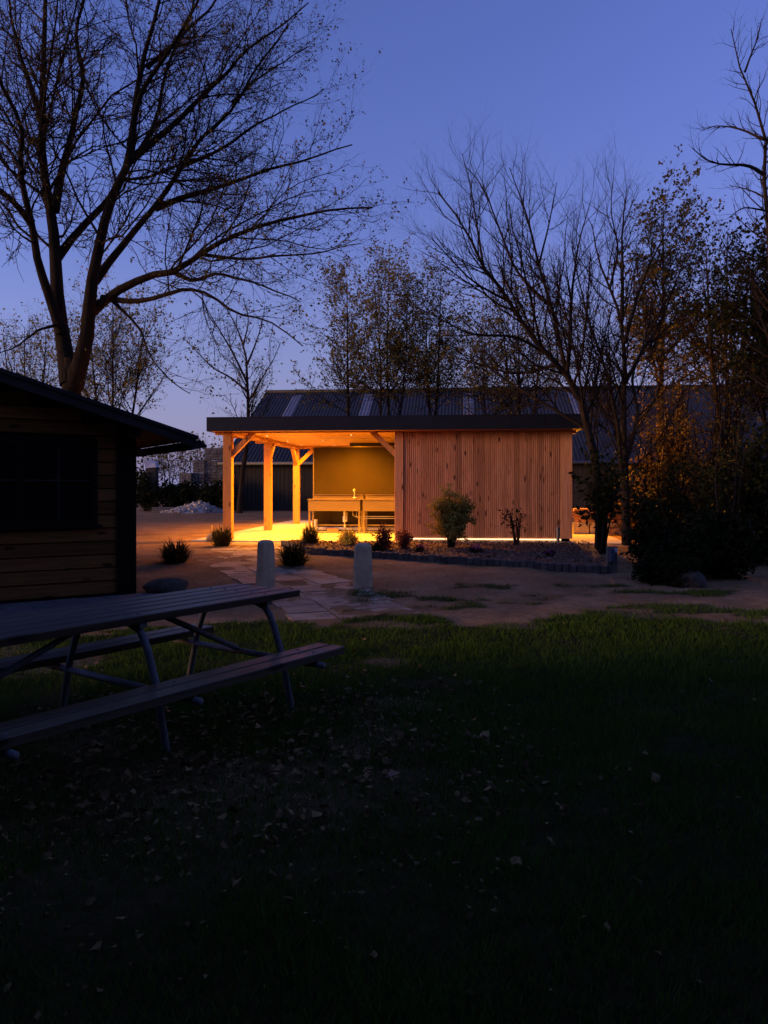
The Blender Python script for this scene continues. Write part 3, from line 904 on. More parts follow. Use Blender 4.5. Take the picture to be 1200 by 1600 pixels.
# local x along the table (0 = right end, negative towards the camera), local y = left/away; the near edge is y 0
LEN = 2.66
for k in range(5):
    y0 = .004 + k * .138
    MB().prism([(-LEN + random.uniform(-.01, .01), y0, .705), (-LEN, y0 + .116, .705), (-LEN, y0 + .116, .744), (-LEN, y0 + .110, .75), (-LEN, y0 + .006, .75), (-LEN, y0, .744)], (LEN + random.uniform(-.012, .012), 0, 0)).build('tabletop_plank', M['table_wood'], PT)
for yb in (-.44, .685 + .187):
    for k in range(2):
        y0 = yb + k * .13
        MB().prism([(-LEN, y0, .352), (-LEN, y0 + .110, .352), (-LEN, y0 + .110, .395), (-LEN, y0 + .104, .40), (-LEN, y0 + .006, .40), (-LEN, y0, .395)], (LEN - .03 + random.uniform(-.012, .012), 0, 0)).build('seat_plank', M['table_wood'], PT)
CY = .3425
for a in (-.29, -1.33, -2.37):
    for s in (-1, 1):
        Y0 = lambda p_: CY + s * p_
        pts = [(a, Y0(.10), .69), (a, Y0(.20), .685), (a, Y0(.28), .66), (a, Y0(.325), .61), (a, Y0(.365), .54), (a, Y0(.43), .38), (a, Y0(.53), .0), (a, Y0(.535), -.02)]
        MB().tube(pts, .023, 10).build('leg', M['galvanised'], PT, True)
    MB().tube([(a, CY - .82, .322), (a, CY + .84, .322)], .021, 10).build('seat_rail', M['galvanised'], PT, True)
    MB().box(a - .025, a + .025, .02, .665, .675, .704).build('table_bearer', M['galvanised'], PT)
    for yb in (-.44, .872):
        MB().box(a - .02, a + .02, yb + .01, yb + .24, .349, .3515).build('seat_bracket', M['galvanised'], PT)
for a0, a1 in ((-.29, -1.0), (-1.33, -.68), (-1.33, -2.0), (-2.37, -1.66)):
    pass
blt = MB().lathe([(.011, 0), (.011, .002), (.008, .005), (.002, .0055)], 8).mesh('bolt'); blt.materials.append(M['galvanised'])
for a in (-.29, -1.33, -2.37):
    for y_, z_ in [(.062 + k * .138, .75) for k in range(5)] + [(-.385, .40), (-.255, .40), (.927, .40), (1.057, .40)]:
        o = link_mesh('bolt', blt, None, PT); o.location = (a + random.uniform(-.008, .008), y_ + random.uniform(-.008, .008), z_)
MB().tube([(-.29, CY, .34), (-1.02, CY, .70)], .02, 8).build('brace', M['galvanised'], PT, True)
MB().tube([(-2.37, CY, .34), (-1.45, CY, .70)], .02, 8).build('brace', M['galvanised'], PT, True)

# ------------------------------------------------------------------ trees: grown in levels, vectorised
def resample(pts, n):
    pts = np.asarray(pts, float)
    if len(pts) > 2:   # Catmull-Rom
        ext = np.vstack([2 * pts[0] - pts[1], pts, 2 * pts[-1] - pts[-2]])
        out = []
        for i in range(1, len(ext) - 2):
            p0, p1, p2, p3 = ext[i - 1:i + 3]
            for t in np.linspace(0, 1, 8, endpoint=False):
                out.append(.5 * ((2 * p1) + (-p0 + p2) * t + (2 * p0 - 5 * p1 + 4 * p2 - p3) * t * t + (-p0 + 3 * p1 - 3 * p2 + p3) * t ** 3))
        out.append(pts[-1]); pts = np.array(out)
    s = np.r_[0, np.cumsum(np.linalg.norm(np.diff(pts, axis=0), axis=1))]
    q = np.linspace(0, s[-1], n)
    return np.stack([np.interp(q, s, pts[:, k]) for k in range(3)], -1)

def sprout(P, Rr, dens, t0, t1, ang, lf, lmin, nseg, gnarl, trop, rng, r_end=0.3, rmax=.6, rlen=.012, taper_len=1.0, rbase=.002):
    T, n, _ = P.shape
    L = np.linalg.norm(np.diff(P, axis=1), axis=2).sum(1)
    cnt = np.maximum(1, np.round(L * dens * rng.uniform(.8, 1.2, T))).astype(int)
    par = np.repeat(np.arange(T), cnt)
    j = np.concatenate([np.arange(c) for c in cnt])
    t = t0 + (t1 - t0) * (j + rng.random(len(par))) / cnt[par]
    f = t * (n - 1); i0 = np.minimum(f.astype(int), n - 2); fr = (f - i0)[:, None]
    base = P[par, i0] * (1 - fr) + P[par, i0 + 1] * fr
    rad = Rr[par, i0] * (1 - fr[:, 0]) + Rr[par, i0 + 1] * fr[:, 0]
    tan = P[par, i0 + 1] - P[par, i0]; tan /= np.linalg.norm(tan, axis=1)[:, None] + 1e-9
    q = rng.normal(size=tan.shape); q -= (q * tan).sum(1)[:, None] * tan; q /= np.linalg.norm(q, axis=1)[:, None]
    a = np.radians(rng.normal(ang, ang * .22, len(par)))[:, None]
    d = tan * np.cos(a) + q * np.sin(a)
    ln = np.maximum(lmin, L[par] * lf * (1.08 - taper_len * t) * rng.uniform(.6, 1.35, len(par)))
    pts = [base]; p = base
    for s in range(nseg):
        d = d + rng.normal(size=d.shape) * gnarl + np.array([0, 0, trop])
        d /= np.linalg.norm(d, axis=1)[:, None]
        p = p + d * (ln / nseg)[:, None]
        pts.append(p)
    C = np.stack(pts, 1)
    r0 = np.minimum(rad * rmax, ln * rlen + rbase)
    CR = r0[:, None] * np.linspace(1, r_end, nseg + 1)[None, :]
    return C, CR

def tube_arrays(P, Rr, sides):
    T, n, _ = P.shape
    tan = np.empty_like(P)
    tan[:, 1:-1] = P[:, 2:] - P[:, :-2]; tan[:, 0] = P[:, 1] - P[:, 0]; tan[:, -1] = P[:, -1] - P[:, -2]
    tan /= np.linalg.norm(tan, axis=2)[:, :, None] + 1e-9
    m = np.abs(tan.mean(1)); ax = np.zeros((T, 3)); ax[np.arange(T), m.argmin(1)] = 1
    s = np.cross(tan, ax[:, None, :]); s /= np.linalg.norm(s, axis=2)[:, :, None] + 1e-9
    u = np.cross(s, tan)
    th = np.arange(sides) * 2 * np.pi / sides
    V = P[:, :, None, :] + Rr[:, :, None, None] * (s[:, :, None, :] * np.cos(th)[None, None, :, None] + u[:, :, None, :] * np.sin(th)[None, None, :, None])
    b = (np.arange(T) * n * sides)[:, None, None] + (np.arange(n - 1) * sides)[None, :, None]
    k = np.arange(sides)[None, None, :]; k2 = (k + 1) % sides
    F_ = np.stack([b + k, b + k2, b + sides + k2, b + sides + k], -1).reshape(-1, 4)
    return V.reshape(-1, 3), F_

def tubes_obj(name, groups, mat, parent, origin):
    vs, fs, o = [], [], 0
    for P, Rr, sides in groups:
        V, F_ = tube_arrays(P, Rr, sides)
        vs.append(V - origin); fs.append(F_ + o); o += len(V)
    return link_mesh(name, mesh_np(name, np.concatenate(vs), np.concatenate(fs), True), mat, parent)

def leaves_obj(name, P, frac, per, size, mat, parent, origin, rng, hang=0.0, jitter=.05, aspect=.5):
    T, n, _ = P.shape
    keep = np.arange(T)[rng.random(T) < frac]
    sel = np.repeat(keep, rng.integers(1, 2 * per, len(keep)))
    t = 1 - rng.random(len(sel)) ** 2 * .6
    f = t * (n - 1); i0 = np.minimum(f.astype(int), n - 2); fr = (f - i0)[:, None]
    c = P[sel, i0] * (1 - fr) + P[sel, i0 + 1] * fr + rng.normal(size=(len(sel), 3)) * jitter
    m = len(c)
    d = rng.normal(size=(m, 3)); d[:, 2] -= hang; d /= np.linalg.norm(d, axis=1)[:, None]
    q = rng.normal(size=(m, 3)); s = np.cross(d, q); s /= np.linalg.norm(s, axis=1)[:, None]
    up = np.cross(d, s)
    L = (size * rng.uniform(.55, 1.3, m))[:, None]
    V = np.stack([c, c + d * L * .5 + s * L * aspect * .5 + up * L * .12, c + d * L, c + d * L * .5 - s * L * aspect * .5 + up * L * .12], 1).reshape(-1, 3)
    i = np.arange(m) * 4
    F_ = np.stack([i, i + 1, i + 2, i + 3], -1)
    me = mesh_np(name, V - origin, F_)
    cl = np.clip(.5 * fbm(c[:, 0] * 1.3, c[:, 2] * 1.3 + c[:, 1], 77) + rng.uniform(0, .55, m), 0, 1)
    set_rnd(me, np.repeat(cl, 4))
    return stuff(link_mesh(name, me, mat, parent))

def tree(name, label, base, stems, levels, leaf, bark, seed, cat='tree', group=None, sides=8, twig=None, wob=0.0, tp=0.8, bare0=False, rbase=.0045):
    """stems: list of (points, r0, r1); levels: dicts for sprout; leaf: (material, fraction, per twig, size) or None"""
    rng = np.random.default_rng(seed)
    base = np.asarray(base, float)
    t = thing(name, label, cat, base, 0, group)
    SP = np.stack([resample(p, 16) for p, _, _ in stems])
    if wob:
        for i_s in range(1, len(SP)):
            Ls = np.linalg.norm(np.diff(SP[i_s], axis=0), axis=1).sum()
            u_ = np.linspace(0, 1, 16)
            for a_ in range(3):
                SP[i_s][:, a_] += wob * Ls * np.sin(np.pi * np.minimum(u_ * 3, 1) / 2) * (np.sin(u_ * rng.uniform(8, 13) + rng.uniform(0, 6)) * .6 + np.sin(u_ * rng.uniform(16, 24) + rng.uniform(0, 6)) * .4) * u_ ** .5
    SP[:, 1:-1] += rng.normal(size=SP[:, 1:-1].shape) * 0.012 * np.array([r for _, r, _ in stems])[:, None, None] ** .5
    SR = np.stack([r0 + (r1 - r0) * np.linspace(0, 1, 16) ** tp for _, r0, r1 in stems])
    tubes_obj('trunk', [(SP, SR, sides)], bark, t, base)
    P, Rr = (SP[1:], SR[1:]) if bare0 else (SP, SR)
    allP = [(SP, SR)]
    groups = []
    for lv in levels:
        lv = dict(lv); lv.setdefault('rbase', rbase); sd = lv.pop('sides', 4); both = lv.pop('all', False)
        if both:
            outs = [sprout(a, b_, rng=rng, **lv) for a, b_ in allP]
            nmin = min(o[0].shape[1] for o in outs)
            P = np.concatenate([o[0] for o in outs]); Rr = np.concatenate([o[1] for o in outs])
        else:
            P, Rr = sprout(P, Rr, rng=rng, **lv)
        allP.append((P, Rr)); groups.append((P, Rr, sd))
    if groups:
        stuff(tubes_obj('branches', groups, twig or M['twig'], t, base))
    if leaf:
        mat, frac, per, size = leaf[:4]
        leaves_obj('leaves', P, frac, per, size, mat, t, base, rng, *(leaf[4:] if len(leaf) > 4 else ()))
    return t

def pl(pts, D, d0=0.0, d1=0.0, r0=.1, r1=.02, arc=0.0):
    """limb from picture positions at distance D, running d0..d1 metres nearer or farther"""
    n = len(pts)
    q = [px(x, y, D + d0 + (d1 - d0) * i / (n - 1)) for i, (x, y) in enumerate(pts)]
    return (q, r0, r1)

# --- unseen hedges added behind and beside the camera to shade the foreground
def hedge(name, label, pts, h, w, seed):
    rng = np.random.default_rng(seed)
    pts = np.array(pts, float)
    q = resample(np.c_[pts, np.zeros(len(pts))], 40) if len(pts) > 2 else np.linspace(np.r_[pts[0], 0], np.r_[pts[1], 0], 40)
    t = thing(name, label, 'hedge', q[0])
    V = []; nr = 22
    for i in range(40):
        d = q[min(i + 1, 39)] - q[max(i - 1, 0)]; d /= np.linalg.norm(d); s = np.array([d[1], -d[0], 0])
        for k in range(nr):
            a = math.pi * k / (nr - 1)
            c = q[i] + s * math.cos(a) * w * .5 + np.array([0, 0, h * abs(math.sin(a)) ** .35])
            j = 1 + .16 * (fbm(i * .9 + seed, k * .8) - .5)
            V.append((c - q[i]) * j + q[i])
    i = np.arange(39)[:, None] * nr + np.arange(nr - 1)[None, :]
    i = i.ravel()
    link_mesh('foliage', mesh_np('foliage', np.array(V) - q[0], np.stack([i, i + 1, i + nr + 1, i + nr], -1), True), M['hedge'], t)
hedge('conifer_hedge', 'tall dark conifer hedge behind the photographer', [(-9, -1.6), (0, -2.0), (10, -1.6)], 7.0, 1.4, 1)
hedge('conifer_hedge', 'tall dark conifer hedge along the left side of the lawn', [(-7.4, -1.2), (-7.5, 1.6), (-7.6, 4.5)], 3.2, 1.4, 2)
hedge('conifer_hedge', 'tall dark conifer hedge along the right side of the lawn', [(8.4, -1.2), (8.8, 3.0), (9.2, 8.0)], 3.0, 1.4, 3)

# --- big oak behind the cabin
D = 20.0
g = float(gz(0, D))
oak = [
    ([px(112, 838, D), px(112, 700, D), px(112, 600, D), px(112, 560, D)], .60, .20),
    pl([(110, 600), (104, 565), (97, 517), (85, 413), (78, 310), (66, 181), (62, 103), (70, 0), (74, -90)], D, 0, .8, .28, .035),
    pl([(97, 520), (65, 429), (49, 351), (34, 258), (31, 196), (13, 150), (-8, 110), (-20, 30)], D, 0, -2.5, .17, .03),
    pl([(49, 348), (20, 315), (-15, 285), (-70, 240)], D, -.8, -2.5, .12, .03),
    pl([(114, 605), (124, 575), (137, 517), (142, 455), (155, 388), (170, 320), (183, 289), (201, 243), (207, 196), (227, 103), (243, 26), (250, -60)], D, 0, -1.2, .27, .03),
    pl([(88, 405), (130, 352), (170, 308), (196, 262), (240, 200), (262, 120), (290, 40), (305, -40)], D, .3, 2.5, .13, .025),
    pl([(84, 330), (111, 207), (127, 129), (124, 52), (134, -40)], D, .4, 1.8, .15, .03),
    pl([(140, 490), (181, 457), (232, 434), (269, 424), (310, 396), (362, 372), (413, 351), (491, 336), (575, 322)], D, 0, -2.2, .16, .018),
    pl([(148, 440), (207, 362), (243, 320), (289, 258), (320, 217), (362, 160), (403, 103), (450, 41)], D, 0, 2.0, .13, .02),
    pl([(243, 325), (310, 300), (362, 287), (413, 269), (491, 243), (548, 227)], D, .8, -.6, .11, .015),
    pl([(160, 466), (207, 470), (243, 466), (279, 455), (302, 455), (336, 465), (372, 486), (424, 506), (468, 540)], D, 0, -3.2, .10, .012),
    pl([(203, 250), (258, 207), (310, 155), (362, 103), (413, 62), (480, 0)], D, -.8, 1.5, .12, .015),
    pl([(269, 424), (300, 437), (345, 430), (400, 442), (472, 474)], D, -.6, -3.0, .08, .012),
    pl([(178, 472), (217, 512), (227, 543), (258, 584), (296, 616)], D, -.1, -2.0, .055, .01),
    pl([(97, 505), (60, 517), (25, 540), (-15, 560)], D, 0, -2.0, .06, .01),
    pl([(204, 230), (217, 155), (270, 70), (310, 0), (330, -60)], D, -.7, -2.6, .11, .02),
    pl([(66, 190), (40, 110), (20, 40), (5, -40)], D, .4, 1.5, .12, .02),
    pl([(36, 270), (10, 230), (-20, 200)], D, -1.5, 0, .08, .02),
    pl([(310, 396), (370, 405), (430, 400), (500, 395), (560, 380)], D, -1.0, -2.6, .06, .01),
    pl([(289, 258), (340, 235), (420, 185), (505, 140)], D, 1.0, .2, .07, .012),
    pl([(230, 105), (280, 60), (330, 10), (350, -30)], D, -.9, .5, .07, .02),
    pl([(362, 160), (420, 110), (480, 75)], D, 1.5, 2.2, .05, .012),
]
tree('oak_tree', 'huge branching oak with young leaves rising behind the cabin roof', px(112, 838, D), oak, [
    dict(dens=2.1, t0=.28, t1=1.0, ang=48, lf=.5, lmin=1.6, nseg=7, gnarl=.17, trop=.06, taper_len=.8, sides=4, rlen=.0075, rmax=.4, rbase=.006, r_end=.35),
    dict(dens=4.2, t0=.12, t1=1.0, ang=46, lf=.5, lmin=.6, nseg=5, gnarl=.2, trop=.03, sides=3, rlen=.007, rmax=.55, rbase=.005, r_end=.5),
    dict(dens=7.5, t0=.15, t1=1.0, ang=44, lf=.5, lmin=.26, nseg=3, gnarl=.25, trop=.02, sides=3, rlen=.02, rmax=.8, r_end=.5),
], (M['leaf_oak'], .42, 3, .068, .3, .022, .6), M['bark_oak'], 5, sides=10, wob=.012, tp=.5, bare0=True)

# --- curved bare tree and its neighbours right of the shelter
D = 15.6
t7 = [
    pl([(937, 880), (937, 780), (926, 700), (913, 655), (903, 615), (880, 580), (850, 548), (815, 505), (790, 460), (756, 420), (725, 353), (684, 300)], D, 0, -1.0, .115, .012),
    pl([(903, 612), (885, 581), (867, 501), (842, 414), (824, 340), (796, 262)], D, 0, .6, .06, .008),
    pl([(862, 480), (810, 427), (783, 365), (756, 296), (730, 262)], D, .3, .9, .04, .007),
    pl([(862, 558), (805, 527), (737, 522), (694, 501), (648, 478)], D, -.1, -1.5, .04, .007),
    pl([(868, 570), (805, 583), (725, 562), (680, 560)], D, -.1, .8, .035, .007),
    pl([(886, 586), (890, 540), (894, 457), (904, 383), (922, 318)], D, 0, -.9, .05, .007),
    pl([(793, 470), (740, 440), (700, 400), (668, 365)], D, -.6, -1.6, .03, .006),
    pl([(756, 420), (745, 350), (735, 290), (722, 240)], D, -.8, -.3, .028, .006),
    pl([(842, 414), (860, 340), (870, 285)], D, .4, .9, .025, .006),
]
bare_levels = [
    dict(dens=4.0, t0=.2, t1=1.0, ang=40, lf=.42, lmin=1.0, nseg=6, gnarl=.11, trop=.10, taper_len=.85, sides=4, rlen=.008, rmax=.55),
    dict(dens=6.5, t0=.15, t1=1.0, ang=40, lf=.48, lmin=.45, nseg=5, gnarl=.13, trop=.10, sides=3, rlen=.010, rmax=.6),
    dict(dens=7, t0=.15, t1=1.0, ang=38, lf=.5, lmin=.24, nseg=3, gnarl=.14, trop=.08, sides=3, rlen=.020, rmax=.8),
]
tree('bare_tree', 'leafless tree with a trunk curving left over the right end of the shelter roof', px(937, 880, D), t7, bare_levels, None, M['bark'], 8)
D = 16.6
t8 = [
    pl([(980, 872), (977, 780), (975, 700), (974, 640), (976, 575), (970, 501), (953, 451), (935, 405), (925, 350)], D, 0, .8, .12, .01),
    pl([(976, 535), (996, 464), (1015, 414), (1046, 352)], D, 0, -.8, .05, .008),
    pl([(972, 500), (973, 427), (972, 365), (980, 290)], D, .2, .4, .05, .008),
    pl([(976, 600), (1003, 550), (1033, 500), (1060, 430), (1080, 380)], D, 0, .8, .05, .008),
    pl([(972, 740), (964, 660), (947, 581), (935, 545), (920, 500), (905, 440), (893, 385)], D, -.1, -1.0, .06, .008),
    pl([(978, 720), (996, 650), (988, 590), (1005, 540), (1020, 480)], D, -.1, -.5, .055, .01),
    pl([(953, 451), (965, 390), (955, 330), (958, 280)], D, .5, 1, .03, .007),
]
tree('bare_tree', 'leafless forked tree with upright twigs standing beyond the socket post', px(980, 872, D), t8, bare_levels, None, M['bark'], 9)
D = 13.0
t11 = [
    pl([(1225, 930), (1222, 760), (1212, 560), (1203, 400), (1198, 320), (1193, 273), (1197, 223), (1184, 173), (1168, 136), (1157, 108), (1146, 80), (1142, 45)], D, 0, -.4, .12, .006),
    pl([(1164, 112), (1171, 92), (1184, 58), (1190, 30)], D, -.3, .1, .02, .005),
    pl([(1193, 272), (1168, 259), (1131, 257), (1105, 250), (1082, 232)], D, -.3, -.9, .035, .006),
    pl([(1193, 218), (1157, 202), (1118, 197), (1095, 205)], D, -.3, .5, .025, .005),
    pl([(1198, 310), (1171, 297), (1140, 290)], D, -.2, .6, .02, .005),
    pl([(1200, 330), (1163, 325), (1140, 340)], D, -.1, -.7, .02, .005),
    pl([(1195, 230), (1215, 180), (1235, 120), (1240, 60)], D, -.3, .5, .03, .006),
    pl([(1203, 400), (1240, 330), (1270, 250)], D, -.1, .5, .04, .008),
    pl([(1208, 480), (1170, 430), (1140, 395), (1125, 370)], D, 0, -.5, .03, .006),
]
tree('bare_tree', 'leafless tree reaching in from the upper right edge of the picture', px(1225, 930, D), t11, [
    dict(dens=8, t0=.25, t1=1.0, ang=42, lf=.2, lmin=.4, nseg=5, gnarl=.17, trop=.07, sides=4, rlen=.011, rmax=.55),
    dict(dens=5.5, t0=.2, t1=1.0, ang=42, lf=.45, lmin=.2, nseg=4, gnarl=.18, trop=.08, sides=3, rlen=.011, rmax=.6),
    dict(dens=6, t0=.2, t1=1.0, ang=38, lf=.5, lmin=.13, nseg=3, gnarl=.15, trop=.06, sides=3, rlen=.018, rmax=.8)], None, M['bark'], 10)

# --- slender tree seen between cabin and shelter
D = 32
t3 = [
    pl([(374, 802), (379, 740), (386, 690), (388, 640), (386, 590), (384, 556), (372, 517), (352, 478)], D, 0, .5, .14, .015),
    pl([(387, 612), (360, 590), (331, 573), (289, 530)], D, 0, -1.2, .05, .01),
    pl([(386, 570), (400, 535), (408, 510), (414, 478)], D, 0, 1, .05, .01),
    pl([(386, 598), (362, 548), (331, 496), (312, 462)], D, 0, 1.2, .055, .01),
    pl([(387, 630), (410, 590), (428, 560), (438, 535)], D, 0, -1, .04, .01),
    pl([(380, 540), (388, 500), (380, 465)], D, .2, -.5, .04, .01),
]
tree('slender_tree', 'slender bare tree with a leaning trunk between cabin roof and shelter', px(374, 802, D), t3, [
    dict(dens=3.4, t0=.3, t1=1.0, ang=38, lf=.32, lmin=.5, nseg=5, gnarl=.13, trop=.06, sides=3, rlen=.012, rmax=.6),
    dict(dens=5.5, t0=.2, t1=1.0, ang=40, lf=.5, lmin=.4, nseg=4, gnarl=.15, trop=.04, sides=3, rlen=.013, rmax=.7),
    dict(dens=4.5, t0=.2, t1=1.0, ang=40, lf=.5, lmin=.25, nseg=3, gnarl=.15, trop=.0, sides=3, rlen=.02, rmax=.8)],
    (M['leaf_oak'], .25, 1, .13), M['bark'], 12)

# --- trees of the background, each with its own stems
def auto_tree(label, x, ytop, D, spread, stems, seed, leaf, dens=1.0, name='background_tree', lean=0, r=.11, size=.11, per=3, frac=.8, trop=.07, ybase=None, t0=.42, group='leafy trees behind the shelter'):
    rng = random.Random(seed)
    gy = 760 + (EYE - .22) * 1200 / D if ybase is None else ybase
    st = []
    for k in range(stems):
        off = (k - (stems - 1) / 2) * spread * .42 + rng.uniform(-.1, .1) * spread
        top = ytop + abs(off) * .7 + rng.uniform(0, 18) * (k > 0)
        b = [(x + off * .15, gy), (x + off * .35 + rng.uniform(-3, 3), gy + (top - gy) * .3), (x + off * .7 + rng.uniform(-5, 5) + lean * .5, gy + (top - gy) * .62), (x + off + lean, top)]
        st.append(pl(b, D, 0, rng.uniform(-1.2, 1.2), r * rng.uniform(.75, 1.1), .012))
    H = (gy - ytop) / 1200 * D
    sp = spread / 1200 * D
    lf = sp / H
    tree(name, label, px(x, gy, D), st, [
        dict(dens=4.8 * dens, t0=t0, t1=.99, ang=50, lf=lf * 2.2, lmin=.8, nseg=6, gnarl=.13, trop=trop, sides=3, rlen=.012, rmax=.5, taper_len=.75),
        dict(dens=6.0 * dens, t0=.15, t1=1.0, ang=46, lf=.5, lmin=.4, nseg=4, gnarl=.17, trop=.04, sides=3, rlen=.012, rmax=.6),
        dict(dens=6.5 * dens, t0=.15, t1=1.0, ang=44, lf=.55, lmin=.25, nseg=3, gnarl=.18, trop=.02, sides=3, rlen=.018, rmax=.8)],
        (leaf, frac, per, size, .3, .04, .65), M['bark'], seed, group=group)

auto_tree('narrow leafy tree rising alone behind the middle of the canopy roof', 546, 425, 34, 58, 1, 21, M['leaf_olive'], .9, frac=.85)
auto_tree('multi stemmed leafy tree behind the roof centre, right of the narrow one', 606, 405, 33, 72, 3, 22, M['leaf_olive'], .8, frac=.85)
auto_tree('leafy brownish tree whose crown ends just left of the curved bare tree', 676, 425, 34.5, 62, 2, 23, M['leaf_olive'], .85, frac=.85)
auto_tree('dark leafy tree half hidden behind the curved bare tree', 815, 440, 32, 95, 3, 24, M['leaf_olive'], .65, frac=.8)
auto_tree('low leafy tree above the barn roof at the curved bare branches', 760, 500, 36, 60, 1, 25, M['leaf_olive'], .8, frac=.55)
auto_tree('tall straight trunk tree behind the forked bare tree', 1032, 325, 25, 80, 1, 26, M['leaf_olive'], 1.25, r=.16, frac=.75)
auto_tree('dark dense tree at the right picture edge above the amber bush', 1140, 360, 21, 95, 3, 27, M['leaf_dark'], .85, size=.11, frac=.5)
auto_tree('dark tree half cut off by the right picture edge', 1215, 400, 19, 75, 3, 28, M['leaf_dark'], 1.2, size=.12)
auto_tree('pale green young tree behind the oak and the cabin roof', 178, 455, 29, 95, 3, 29, M['leaf_spring'], .75, size=.10, frac=.5, name='young_tree', group='young leafy trees beside the oak')
auto_tree('young tree at the left picture edge beneath the oak branches', 40, 500, 31, 85, 3, 30, M['leaf_spring'], .65, size=.10, frac=.45, name='young_tree', group='young leafy trees beside the oak')
for k, (x, y, D, l) in enumerate(((232, 692, 48, 'grey bare shrub far behind, beside the cabin eave'), (268, 694, 49, 'grey bare shrub far behind, left of the tallest block stack'), (305, 690, 50, 'brown bare shrub far behind, rising over the block stacks'), (336, 686, 47, 'brown leafy shrub far behind, touching the shelter roof corner'))):
    auto_tree(l, x, y, D, 34, 4, 40 + k, M['leaf_olive'], .8, name='far_shrub', r=.06, size=.2, frac=.3, per=1, group='bare shrubs far behind the yard')

# ------------------------------------------------------------------ shrubs
def bush(name, label, x, ybase, ytop, D, wpx, n, leaf, size, per, seed, group=None, cat='shrub', dens=1.0, frac=1.0, open_=.25, spread_d=1.0, zb=None):
    rng = random.Random(seed)
    st = []
    w = wpx / 1200 * D
    b = px(x, ybase, D)
    if zb is not None:
        b[2] = zb
    H = (EYE + (760 - ytop) / 1200 * D) - b[2]
    for k in range(n):
        a = rng.uniform(0, 2 * math.pi); q = math.sqrt(rng.random())
        top = b + np.array([math.cos(a) * q * w * .42, math.sin(a) * q * w * .42 * spread_d, H * (1 - .45 * q * q) * rng.uniform(.75, 1)])
        midp = b + np.array([math.cos(a) * q * w * .22, math.sin(a) * q * w * .22 * spread_d, H * open_ + H * .2])
        st.append(([b + np.array([rng.uniform(-.04, .04) * w, rng.uniform(-.04, .04) * w, -.05]), midp, top], .012 + H * .008, .004))
    return tree(name, label, b, st, [
        dict(dens=20.0 * dens / max(H, .6), t0=open_, t1=1.0, ang=52, lf=.42 * min(1.5, w / H), lmin=.08 * H, nseg=4, gnarl=.2, trop=.03, sides=3, rlen=.012, rmax=.6, taper_len=.6),
        dict(dens=12.0 * dens / max(H * .4, .3), t0=.2, t1=1.0, ang=48, lf=.5, lmin=.05 * H, nseg=3, gnarl=.22, trop=.02, sides=3, rlen=.014, rmax=.7)],
        (leaf, frac, per, size, .2, size * .45, .6), M['bark'], seed, cat, group, sides=6, rbase=.002 if D < 17 else .004)

bush('variegated_shrub', 'round yellow green shrub on a short stem before the larch cladding', 704, 862, 758, 15.3, 80, 17, M['leaf_shrub'], .05, 7, 50, dens=1.0, open_=.3)
bush('bare_shrub', 'nearly bare shrub of a few upright stems right of the round shrub', 808, 858, 770, 15.9, 58, 8, M['leaf_dark'], .06, 2, 51, dens=.45, open_=.4, frac=.55)
bush('euphorbia', 'small bright green leafy plant by the slab below the left basin', 543, 856, 830, 15.9, 36, 12, M['leaf_shrub'], .05, 4, 52, cat='plant', dens=.8)
bush('red_tipped_plant', 'red tipped young plant left of the larch corner post', 601, 866, 818, 14.9, 34, 9, M['leaf_red'], .05, 4, 53, 'red tipped plants in the bed', 'plant', .7, open_=.3)
bush('red_tipped_plant', 'red tipped plant in front of the larch corner post', 630, 864, 820, 15.1, 30, 9, M['leaf_red'], .05, 4, 54, 'red tipped plants in the bed', 'plant', .7, open_=.3)
bush('low_shrub', 'small dark round shrub directly behind the right bollard', 590, 868, 846, 14.6, 26, 10, M['leaf_dark'], .04, 4, 55, None, 'plant', .8)
for k, (x, y, l) in enumerate(((657, 870, 'tiny azalea left of the round shrub'), (745, 872, 'pink azalea right of the round shrub stem'), (857, 880, 'pink azalea at the edging stones below the bare shrub'))):
    t = bush('azalea', l, x, y, y - 21, gD(y) + .3, 24, 8, M['leaf_dark'], .035, 4, 60 + k, 'small azaleas in the mulch bed', 'plant', .8)
    c = np.array(t.location)
    n = 26
    P = RNG.normal(size=(n, 3)) * np.array([.055, .05, .02]) + np.array([0.02, -.03, .21])
    f = flakes('flowers', P, RNG.uniform(.03, .05, n), M['petal'], RNG.random(n), 1, .8)
    f.parent = t; stuff(f)

